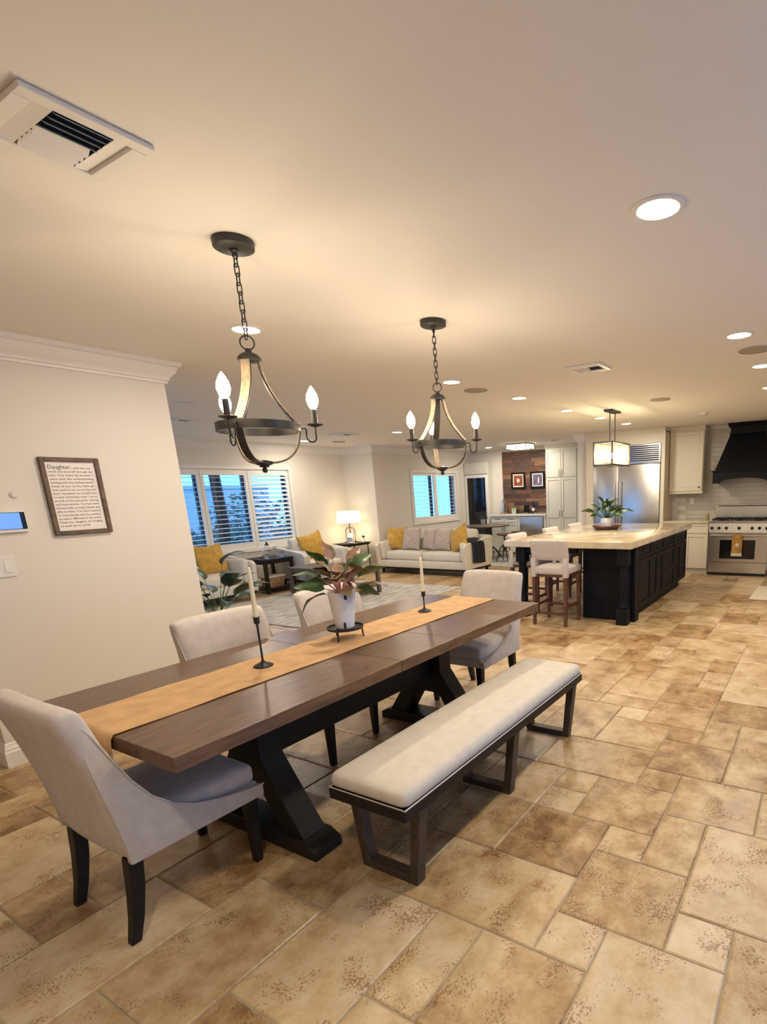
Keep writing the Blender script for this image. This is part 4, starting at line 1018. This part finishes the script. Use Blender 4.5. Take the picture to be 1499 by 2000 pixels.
# bistro table and stools
t = thing('bistro_table', 'round dark bistro table on a black pedestal before the bar', 'table', (10.78, 6.78, .012))
obj('top', MB().lathe([(.001, .735), (.48, .735), (.50, .742), (.50, .765), (.49, .772), (.001, .772)], 40), GWOOD, t)
obj('column', MB().lathe([(.001, .03), (.05, .03), (.05, .30), (.075, .34), (.09, .5), (.09, .70), (.16, .735), (.001, .735)], 20), IRON, t)
for k in range(4):
    a = PI / 4 + PI / 2 * k; c, s = math.cos(a), math.sin(a)
    obj('foot', MB().tube([(.04 * c, .04 * s, .30), (.16 * c, .16 * s, .20), (.26 * c, .26 * s, .06), (.30 * c, .30 * s, .012)], [.022, .02, .018, .012], 8), IRON, t)
def crank_stool(label, loc, rz=0):
    t = thing('crank_stool', label, 'stool', loc, rz, 'crank stools at the bistro table')
    obj('seat', MB().lathe([(.001, .575), (.16, .575), (.17, .585), (.17, .605), (.155, .612), (.001, .606)], 28), RWOOD, t)
    obj('screw_post', MB().lathe([(.001, .22), (.016, .22), (.016, .55), (.07, .56), (.07, .575), (.001, .575)], 14), IRON, t)
    obj('hub', MB().lathe([(.001, .26), (.045, .26), (.05, .30), (.05, .36), (.03, .38), (.001, .38)], 16), IRON, t)
    for k in range(4):
        a = PI / 4 + PI / 2 * k; c, s = math.cos(a), math.sin(a)
        obj('leg', MB().tube([(.04 * c, .04 * s, .36), (.10 * c, .10 * s, .30), (.17 * c, .17 * s, .10), (.20 * c, .20 * s, .008)], .012, 8), IRON, t, smooth=60)
    obj('foot_ring', MB().tube([(.165 * math.cos(q), .165 * math.sin(q), .12) for q in [2 * PI * i / 24 for i in range(24)]], .009, 6, True), IRON, t, smooth=60)
crank_stool('crank stool with a brown round seat, nearer one by the island', (10.42, 6.14, .012))
crank_stool('crank stool with a brown round seat, tucked behind the island post', (11.03, 6.12, .012), .5)
t = thing('bistro_plant', 'small leafy plant in a grey cup on the bistro table', 'plant', (10.95, 7.02, .785))
obj('cup', MB().lathe([(.001, 0), (.05, 0), (.06, .12), (.053, .12), (.046, .1), (.001, .1)], 20), mat('grey_ceramic', (.40, .40, .38), .5), t)
foliage(t, [(1.7 * k, .45 + .12 * (k % 5), .05, .13, .035, .9, LEAFD) for k in range(12)], stem=LEAF, z0=.10)
# flush mount light
t = thing('flush_mount_light', 'lit rectangular glass flush mount light before the plank wall', 'ceiling light', (10.62, 5.78, ZC))
obj('ceiling_plate', MB().box(-.20, -.25, -.02, .20, .25, -.0005), BRONZE, t, bevel=.003)
mb = MB()
for x in (-.19, .19):
    for y in (-.24, 0, .24): mb.box(x - .006, y - .006, -.115, x + .006, y + .006, -.02)
mb.box(-.196, -.246, -.121, .196, -.234, -.112).box(-.196, .234, -.121, .196, .246, -.112).box(-.196, -.234, -.121, -.184, .234, -.112).box(.184, -.234, -.121, .196, .234, -.112)
obj('frame', mb, BRONZE, t)
FROST = mat('lit_seeded_glass', (.9, .85, .75), .4, emit=(1.0, .82, .52), estr=2.2)
obj('glass_panel', MB().box(-.186, -.236, -.108, -.182, .236, -.024), FROST, t); obj('glass_panel', MB().box(.182, -.236, -.108, .186, .236, -.024), FROST, t)
obj('glass_panel', MB().box(-.18, -.236, -.108, .18, -.232, -.024), FROST, t); obj('glass_panel', MB().box(-.18, .232, -.108, .18, .236, -.024), FROST, t)
for y in (-.11, .11): obj('bulb', MB().lathe([(.001, -.10), (.02, -.095), (.03, -.07), (.02, -.035), (.01, -.021), (.001, -.021)], 14), GLOBE, t, loc=(0, y, 0))

# ------------------------------------------------------------------ kitchen
# subway tiles are pieces of the kitchen wall
SUB = mat('pale_subway_tile', (.52, .49, .42), .12)
th, tw = .0762, .305
me_full = mesh('subway_tile', MB().box(-.007, -tw / 2 + .0015, -th / 2 + .0015, 0, tw / 2 - .0015, th / 2 - .0015), SUB, bevel=.002)
me_half = mesh('subway_tile', MB().box(-.007, -tw / 4 + .0015, -th / 2 + .0015, 0, tw / 4 - .0015, th / 2 - .0015), SUB, bevel=.002)
for i in range(20):
    z = .925 + th * (i + .5); y = .40; k = 0
    full = not (i % 2)
    if i % 2: inst('subway_tile', me_half, wall_kitchen, (10.3799, y + tw / 4, z)); y += tw / 2
    while y + tw < 2.53:
        inst('subway_tile', me_full, wall_kitchen, (10.3799, y + tw / 2, z)); y += tw
XK = 9.75
t = thing('refrigerator', 'wide stainless built in refrigerator with a louvered top grille', 'refrigerator', (0, 0, 0))
FY0, FY1, FS = 2.545, 3.775, 3.30
obj('body', MB().box(XK + .022, FY0, .02, 10.36, FY1, 2.235), IRON, t)
obj('door', MB().box(XK - .03, FY0 + .005, .12, XK + .02, FS - .003, 1.905), STEEL, t, bevel=.006, seg=2, label='right refrigerator door')
obj('door', MB().box(XK - .03, FS + .003, .12, XK + .02, FY1 - .005, 1.905), STEEL, t, bevel=.006, seg=2, label='left freezer door')
for y in (FS - .05, FS + .05): obj('handle', MB().tube([(XK - .03, y, .75), (XK - .075, y, .75), (XK - .075, y, 1.62), (XK - .03, y, 1.62)], .013, 10), STEEL, t)
obj('grille_frame', MB().box(XK - .02, FY0 + .005, 1.92, XK + .02, FY0 + .03, 2.235).box(XK - .02, FY1 - .03, 1.92, XK + .02, FY1 - .005, 2.235).box(XK - .02, FY0 + .03, 2.215, XK + .02, FY1 - .03, 2.235).box(XK - .02, FY0 + .03, 1.92, XK + .02, FY1 - .03, 1.94), STEEL, t)
for k in range(8):
    z = 1.945 + .034 * k
    obj('grille_slat', MB().hexa([(XK - .02, FY0 + .03, z), (XK + .015, FY0 + .03, z + .006), (XK + .015, FY1 - .03, z + .006), (XK - .02, FY1 - .03, z)], [(XK - .02, FY0 + .03, z + .016), (XK + .015, FY0 + .03, z + .022), (XK + .015, FY1 - .03, z + .022), (XK - .02, FY1 - .03, z + .016)]), STEEL, t)
obj('toe_plate', MB().box(XK, FY0, 0, XK + .02, FY1, .115), STEEL, t)
t = thing('fridge_surround', 'cream cabinet surround around the refrigerator', 'cabinet', (0, 0, 0))
obj('side_panel', MB().box(XK - .01, 2.475, 0, 10.378, 2.54, 2.44), CABINET, t, bevel=.002)
obj('side_panel', MB().box(XK - .01, 3.78, 0, 10.378, 3.928, 2.44), CABINET, t, bevel=.002)
obj('top_panel', MB().box(XK - .005, 2.54, 2.24, 10.378, 3.78, 2.44), CABINET, t, bevel=.002)
obj('cornice', MB().prism([(XK - .005, 2.42), (XK - .05, 2.485), (XK - .05, 2.498), (10.37, 2.498), (10.37, 2.42)], 1, 2.475, 3.928), CABINET, t)
t = thing('upper_cabinet', 'cream wall cabinet between the refrigerator and the range hood', 'cabinet', (0, 0, 0))
obj('body', MB().box(10.05, 1.89, 1.40, 10.37, 2.47, 2.44), CABINET, t)
d = obj('door', shaker(MB(), 0, 1.90, 2.46, 1.42, 2.41, 10.05, rail=.06), CABINET, t, bevel=.003)
obj('knob', MB().lathe([(.001, 0), (.006, .002), (.006, .014), (.015, .020), (.013, .028), (.001, .030)], 14), IRON, d, loc=(10.032, 1.94, 1.48), rot=(0, -PI / 2, 0))
obj('light_rail', MB().box(10.03, 1.88, 1.375, 10.37, 2.47, 1.40), CABINET, t, bevel=.003)
obj('cornice', MB().prism([(10.05, 2.42), (10.0, 2.485), (10.0, 2.498), (10.37, 2.498), (10.37, 2.42)], 1, 1.875, 2.47), CABINET, t)
t = thing('base_cabinet', 'cream base cabinet left of the range', 'cabinet', (0, 0, 0))
obj('body', MB().box(XK + .001, 1.70, .10, 10.378, 2.47, .879), CABINET, t)
obj('toe_kick', MB().box(XK + .05, 1.70, 0, 10.378, 2.47, .10), CABINET, t)
obj('drawer', shaker(MB(), 0, 1.705, 2.08, .71, .87, XK, rail=.035), CABINET, t, bevel=.002); obj('drawer', shaker(MB(), 0, 2.086, 2.465, .71, .87, XK, rail=.035), CABINET, t, bevel=.002)
obj('door', shaker(MB(), 0, 1.705, 2.08, .11, .70, XK), CABINET, t, bevel=.002); obj('door', shaker(MB(), 0, 2.086, 2.465, .11, .70, XK), CABINET, t, bevel=.002)
t = thing('kitchen_worktop', 'pale stone worktop left of the range', 'counter', (0, 0, 0))
obj('slab', MB().box(XK - .03, 1.695, .88, 10.37, 2.474, .92), GRANITE, t, bevel=.004)
obj('edge', MB().box(XK - .033, 1.695, .885, XK - .029, 2.474, .915), GRANITE, t)
t = thing('pepper_mill', 'small brass pepper mill on the worktop beside the range', 'mill', (9.95, 1.76, .921))
obj('body', MB().lathe([(.001, 0), (.028, 0), (.03, .01), (.022, .05), (.028, .09), (.001, .09)], 16), GOLD, t); obj('cap', MB().lathe([(.001, .09), (.026, .092), (.024, .11), (.008, .118), (.008, .13), (.001, .132)], 16), GOLD, t)
t = thing('wall_outlet', 'white outlet plate on the kitchen tile', 'outlet', (10.372, 2.12, 1.235))
obj('plate', MB().box(-.006, -.036, -.058, 0, .036, .058), PLASTIC, t, bevel=.002); obj('receptacle', MB().box(-.008, -.017, -.033, -.005, .017, .033), PLASTIC, t, bevel=.001)
# range
t = thing('range', 'stainless professional range with black grates and knobs', 'stove', (0, 0, 0))
RY0, RY1, RX = .757, 1.69, 9.73
obj('body', MB().box(RX + .035, RY0, .10, 10.36, RY1, .885), STEEL, t)
obj('control_panel', MB().prism([(RX + .0, .725), (RX + .035, .725), (RX + .035, .885), (RX + .012, .885)], 1, RY0, RY1), STEEL, t)
obj('cooktop', MB().box(RX - .015, RY0, .885, 10.36, RY1, .918), STEEL, t, bevel=.006)
obj('backguard', MB().box(10.29, RY0, .918, 10.37, RY1, 1.17), STEEL, t, bevel=.004); obj('vent_slot', MB().box(10.285, RY0 + .05, 1.135, 10.292, RY1 - .05, 1.152), BLACKG, t)
for k in range(3):
    y0 = RY0 + .025 + k * .296; mb = MB()
    for q in range(5): mb.box(RX + .05, y0 + .02 + q * .058, .935, 10.26, y0 + .032 + q * .058, .952)
    for q in range(4): mb.box(RX + .06 + q * .155, y0 + .01, .935, RX + .075 + q * .155, y0 + .282, .950)
    for px in (RX + .055, 10.25):
        for py in (y0 + .02, y0 + .26): mb.box(px - .008, py - .008, .917, px + .008, py + .008, .94)
    obj('grate', mb, BLACKP, t)
    for px in (RX + .17, RX + .42): obj('burner', MB().lathe([(.001, .917), (.05, .917), (.05, .930), (.001, .933)], 18, (px, y0 + .145, 0)), IRON, t)
kn = mesh('knob', MB().lathe([(.001, 0), (.026, 0), (.026, .006), (.022, .010), (.020, .032), (.001, .034)], 20), BLACKP); bz = mesh('bezel', MB().lathe([(.024, 0), (.031, 0), (.031, .006), (.024, .006)], 20, cap=False), STEEL)
for y in (1.64, 1.525, 1.41, 1.21, 1.01, .90, .79):
    k = inst('knob', kn, t, (RX + .0035, y, .80), (0, -PI / 2 + .07, 0)); inst('bezel', bz, k)
d = obj('oven_door', MB().box(RX - .005, RY0 + .005, .235, RX + .034, RY1 - .005, .715), STEEL, t, bevel=.004)
obj('window', MB().box(RX - .008, .945, .29, RX - .004, 1.50, .605), BLACKG, d)
obj('handle', MB().tube([(RX - .055, RY0 + .04, .685), (RX - .055, RY1 - .04, .685)], .014, 12), STEEL, d)
for y in (RY0 + .06, RY1 - .06): obj('handle_post', MB().tube([(RX - .004, y, .685), (RX - .055, y, .685)], .011, 8), STEEL, d)
obj('kick_panel', MB().box(RX + .01, RY0 + .005, .05, RX + .035, RY1 - .005, .225), STEEL, t, bevel=.003); obj('base', MB().box(RX + .05, RY0 + .02, 0, 10.3, RY1 - .02, .10), IRON, t)
t = thing('dish_towel', 'mustard dish towel with a pale band hanging on the oven handle', 'towel', (0, 0, 0))
def towel(u, v):
    y = 1.14 + .16 * u; s = v * .60
    if s < .20: x, z = RX - .037 , .50 + s
    elif s < .25: a = (s - .20) / .05 * PI; x, z = RX - .055 + .018 * math.cos(a), .70 + .0 + .006 * math.sin(a)
    else: x, z = RX - .073 - .003 * math.sin(u * 12), .70 - (s - .25)
    return (x, y + .01 * (v - .5) * (u - .5), z)
obj('cloth', MB().grid(towel, 8, 40), mat('mustard_towel', (.50, .28, .05), .95, vscale=22, col2=(.30, .15, .05)), t, solid=.003, smooth=60)
obj('pale_band', MB().box(RX - .0815, 1.136, .345, RX - .0775, 1.304, .392), LINEN, t); obj('pale_patch', MB().lathe([(.001, 0), (.028, 0), (.028, .002), (.001, .002)], 18), LINEN, t, loc=(RX - .0775, 1.215, .53), rot=(0, -PI / 2, 0))
# hood
HY = 1.22
t = thing('range_hood', 'large black range hood with an arched lower band', 'hood', (0, 0, 0))
mb = MB(); a, b = .455, .265
mb.hexa([(9.90, HY - a, 1.735), (10.372, HY - a, 1.735), (10.372, HY + a, 1.735), (9.90, HY + a, 1.735)], [(10.12, HY - b, 2.33), (10.372, HY - b, 2.33), (10.372, HY + b, 2.33), (10.12, HY + b, 2.33)])
obj('canopy', mb, BLACKP, t, bevel=.003)
arch = [(HY - .475, 1.53), (HY - .37, 1.53)] + [(HY + .37 * math.sin(q), 1.535 + .075 * math.cos(q)) for q in [PI / 2 * (i / 8) for i in range(-8, 9)]] + [(HY + .37, 1.53), (HY + .475, 1.53), (HY + .475, 1.715), (HY - .475, 1.715)]
obj('arched_band', MB().prism(arch, 0, 9.86, 9.90), BLACKP, t, bevel=.003)
for y0, y1 in ((HY - .475, HY - .44), (HY + .44, HY + .475)): obj('side_band', MB().box(9.90, y0, 1.53, 10.372, y1, 1.715), BLACKP, t)
obj('ledge', MB().box(9.84, HY - .50, 1.715, 10.372, HY + .50, 1.738), BLACKP, t, bevel=.006)
obj('chimney', MB().box(10.12, HY - b, 2.33, 10.372, HY + b, 2.46), BLACKP, t)
obj('cornice', MB().prism([(10.12, 2.44), (10.07, 2.49), (10.07, 2.498), (10.37, 2.498), (10.37, 2.44)], 1, HY - b - .04, HY + b + .04).box(10.10, HY - b - .02, 2.325, 10.372, HY + b + .02, 2.345), BLACKP, t)
# island
IX0, IX1, IY0, IY1, IZ = 5.72, 8.80, 1.785, 3.385, .945
t = thing('kitchen_island', 'black kitchen island base with turned corner posts', 'island', (0, 0, 0))
obj('body', MB().box(6.02, 1.85, .10, 8.72, 2.46, .868).box(6.06, 1.90, 0, 8.55, 2.42, .10), BLACKP, t, bevel=.003)
obj('end_panel', MB().box(5.995, 1.86, .0, 6.02, 2.46, .868), BLACKP, t, bevel=.003)
obj('pilaster', MB().box(5.985, 1.815, 0, 6.10, 1.85, .868).box(5.97, 1.805, 0, 6.115, 1.85, .12), BLACKP, t, bevel=.003)
cols = [6.16, 6.72, 7.32, 7.92, 8.70]
for k in range(4):
    a, b = cols[k] + .006, cols[k + 1] - .006
    d = obj('drawer', shaker(MB(), 1, a, b, .70, .855, 1.85, rail=.035), BLACKP, t, bevel=.003); pull(d, ((a + b) / 2 - .06, 1.832, .78), ((a + b) / 2 + .06, 1.832, .78), IRON, (0, -.025, 0))
    if k == 2:
        for z0, z1 in ((.12, .40), (.41, .69)):
            d = obj('drawer', shaker(MB(), 1, a, b, z0, z1, 1.85, rail=.045), BLACKP, t, bevel=.003); pull(d, ((a + b) / 2 - .06, 1.832, (z0 + z1) / 2), ((a + b) / 2 + .06, 1.832, (z0 + z1) / 2), IRON, (0, -.025, 0))
    else:
        h2 = (a + b) / 2
        for p, q in (((a, h2 - .003), (h2 + .003, b)) if k else ((a, b),)): obj('door', shaker(MB(), 1, p, q, .12, .69, 1.85), BLACKP, t, bevel=.003)
for py in (1.905, 3.19):
    x = 5.835
    obj('corner_post', MB().box(x - .065, py - .065, 0, x + .065, py + .065, .18).lathe([(.05, .18), (.06, .20), (.05, .22), (.042, .25), (.050, .36), (.058, .50), (.052, .60), (.042, .64), (.056, .66), (.05, .68)], 24, (x, py, 0)).box(x - .062, py - .062, .68, x + .062, py + .062, .868), BLACKP, t, bevel=.004)
obj('overhang_rail', MB().box(5.85, 3.16, .78, 8.70, 3.20, .868).box(5.80, 2.46, .80, 5.86, 3.16, .868), BLACKP, t)
t = thing('island_worktop', 'thick polished cream stone top on the black island', 'counter', (0, 0, 0))
obj('slab', MB().box(IX0, IY0, .87, IX1, IY1, IZ), GRANITE, t, bevel=.005, seg=2)
obj('edge_band', MB().box(IX0 - .002, IY0 + .01, .88, IX0, IY1 - .01, .935), GRANITE, t)
def bar_stool(label, loc, rz):
    t = thing('bar_stool', label, 'stool', loc, rz, 'beige counter stools')
    W = .225
    obj('backrest', MB().rbox((-.195, 0, .87), (.065, 2 * W, .235), .02, 6, 0, lambda p: (p.x - .03 * p.z / .12, p.y, p.z)), FABRIC, t, smooth=60)
    for s in (-1, 1):
        obj('back_post', MB().box(-.222, s * (W - .028) - .028, .565, -.165, s * (W - .028) + .028, .78), FABRIC, t, bevel=.006, seg=2)
        y = s * (W - .028)
        obj('leg', MB().hexa([(-.225, y - .016, 0), (-.193, y - .016, 0), (-.193, y + .016, 0), (-.225, y + .016, 0)], [(-.215, y - .02, .57), (-.172, y - .02, .57), (-.172, y + .02, .57), (-.215, y + .02, .57)]), RWOOD, t, bevel=.002)
        obj('leg', MB().hexa([(.155, y - .016, 0), (.187, y - .016, 0), (.187, y + .016, 0), (.155, y + .016, 0)], [(.15, y - .02, .60), (.192, y - .02, .60), (.192, y + .02, .60), (.15, y + .02, .60)]), RWOOD, t, bevel=.002)
        obj('side_stretcher', MB().box(-.20, y - .009, .21, .165, y + .009, .24), RWOOD, t)
    obj('seat', MB().rbox((.0, 0, .635), (.43, 2 * W - .01, .085), .025, 6, .012), FABRIC, t, smooth=60)
    obj('seat_rail', MB().box(-.19, -W + .03, .565, .18, W - .03, .60), RWOOD, t)
    for x, z in ((-.20, .13), (.16, .17)): obj('cross_stretcher', MB().box(x - .009, -W + .03, z, x + .012, W - .03, z + .03), RWOOD, t)
    return t
bs = bar_stool('beige bar stool at the near end of the island', (5.68, 2.655, 0), 0)
dup(bs, 'beige bar stool on the left side of the island, nearest of three', (6.30, 3.30, 0), -PI / 2)
dup(bs, 'beige bar stool on the left side of the island, middle of three', (7.32, 3.30, 0), -PI / 2)
dup(bs, 'beige bar stool on the left side of the island, farthest of three', (8.24, 3.30, 0), -PI / 2)
t = thing('wooden_tray', 'oval brown wooden tray on the island', 'tray', (7.56, 2.73, IZ + .001))
obj('tray', MB().lathe([(.001, 0), (.15, 0), (.20, .035), (.212, .045), (.200, .045), (.145, .010), (.001, .010)], 36), RWOOD, t)
obj('carved_lip', MB().tube([(.206 * math.cos(q), .206 * math.sin(q), .046) for q in [2 * PI * i / 36 for i in range(36)]], .006, 6, True), RWOOD, t)
t = thing('peace_lily', 'peace lily with white blooms in a faceted white pot on the island', 'plant', (7.56, 2.73, IZ + .0115))
mb = MB(); mb.lathe([(.001, 0), (.065, 0), (.085, .04), (.092, .09), (.085, .13), (.074, .15), (.066, .15), (.072, .12), (.001, .12)], 12)
obj('pot', mb, WHITEC, t, smooth=0)
obj('soil', MB().lathe([(.001, .122), (.07, .122), (.07, .119), (.001, .119)], 14), SOIL, t)
sp = []; r3 = random.Random(5)
for k in range(46): sp.append((2.399 * k, math.radians(r3.uniform(20, 85)), r3.uniform(.10, .24), r3.uniform(.15, .22), r3.uniform(.05, .075), r3.uniform(.7, 1.3), LEAF if k % 3 else LEAFD))
foliage(t, sp, stem=LEAF, z0=.12, roll=.9)
PET = mat('white_spathe', (.75, .78, .66), .5)
foliage(t, [(math.radians(a), math.radians(b), l, .075, .045, .3, PET) for a, b, l in ((115, 66, .34, ), (-75, 68, .30), (200, 60, .16), (-60, 45, .17), (240, 50, .12), (-110, 80, .26))], 'bloom', LEAF, .12)
# pendant over the island
t = thing('island_pendant', 'lit rectangular pendant with sheer shade over the island', 'pendant light', (7.20, 2.53, ZC))
obj('ceiling_plate', MB().box(-.17, -.06, -.022, .17, .06, -.0005), BRONZE, t, bevel=.003)
for x in (-.10, .10): obj('rod', MB().tube([(x, 0, -.02), (x, 0, -.41)], .0065, 8), BRONZE, t)
hx, hy, z0, z1 = .36, .13, -.69, -.41
mb = MB(); e = .007
for z in (z0, z1): mb.box(-hx, -hy, z - e, hx, -hy + 2 * e, z + e).box(-hx, hy - 2 * e, z - e, hx, hy, z + e).box(-hx, -hy, z - e, -hx + 2 * e, hy, z + e).box(hx - 2 * e, -hy, z - e, hx, hy, z + e)
for x in (-hx, hx - 2 * e):
    for y in (-hy, hy - 2 * e): mb.box(x, y, z0, x + 2 * e, y + 2 * e, z1)
mb.box(-hx, -e, z1 - e, hx, e, z1 + e)
obj('frame', mb, BRONZE, t)
SHEER = bpy.data.materials.new('sheer_organza'); SHEER.use_nodes = True
nt = SHEER.node_tree; nt.nodes.remove(nt.nodes['Principled BSDF'])
_t = nt.nodes.new('ShaderNodeBsdfTransparent'); _u = nt.nodes.new('ShaderNodeBsdfTranslucent'); _dd = nt.nodes.new('ShaderNodeBsdfDiffuse'); _m = nt.nodes.new('ShaderNodeMixShader'); _m2 = nt.nodes.new('ShaderNodeMixShader')
_u.inputs[0].default_value = (.85, .8, .68, 1); _dd.inputs[0].default_value = (.6, .55, .45, 1); _m2.inputs[0].default_value = .5; _m.inputs[0].default_value = .24
nt.links.new(_u.outputs[0], _m2.inputs[1]); nt.links.new(_dd.outputs[0], _m2.inputs[2]); nt.links.new(_t.outputs[0], _m.inputs[1]); nt.links.new(_m2.outputs[0], _m.inputs[2]); nt.links.new(_m.outputs[0], nt.nodes['Material Output'].inputs[0])
for s in (-1, 1):
    obj('sheer_panel', MB().grid(lambda u, v, s=s: (-hx + .024 + (2 * hx - .048) * u, s * (hy - .013 + .003 * math.sin(u * 90)), z0 + .01 + (z1 - z0 - .02) * v), 60, 1), SHEER, t, smooth=60)
    obj('sheer_panel', MB().grid(lambda u, v, s=s: (s * (hx - .013 + .003 * math.sin(u * 40)), -hy + .024 + (2 * hy - .048) * u, z0 + .01 + (z1 - z0 - .02) * v), 26, 1), SHEER, t, smooth=60)
obj('lamp_bar', MB().box(-.30, -.008, z0 + .02, .30, .008, z0 + .034), BRONZE, t)
PB = emis('pendant_bulb_glow', (1.0, .78, .46), 150)
for k in range(5):
    x = -.26 + .13 * k
    obj('candle_sleeve', MB().lathe([(.001, z0 + .034), (.011, z0 + .034), (.011, z0 + .09), (.001, z0 + .09)], 12, (x, 0, 0)), WHITEC, t)
    obj('bulb', MB().lathe([(.001, z0 + .091), (.010, z0 + .092), (.019, z0 + .12), (.014, z0 + .15), (.004, z0 + .175), (.001, z0 + .177)], 14, (x, 0, 0)), PB, t)
RUGM = mat('cream_woven_mat', (.68, .60, .44), .95, var=.12, vscale=12, stretch=(12, 1, 1), bump=.4)
rug('cream woven kitchen mat in front of the range', 7.72, 8.80, -.10, .80, 'kitchen_mat', 'mat')
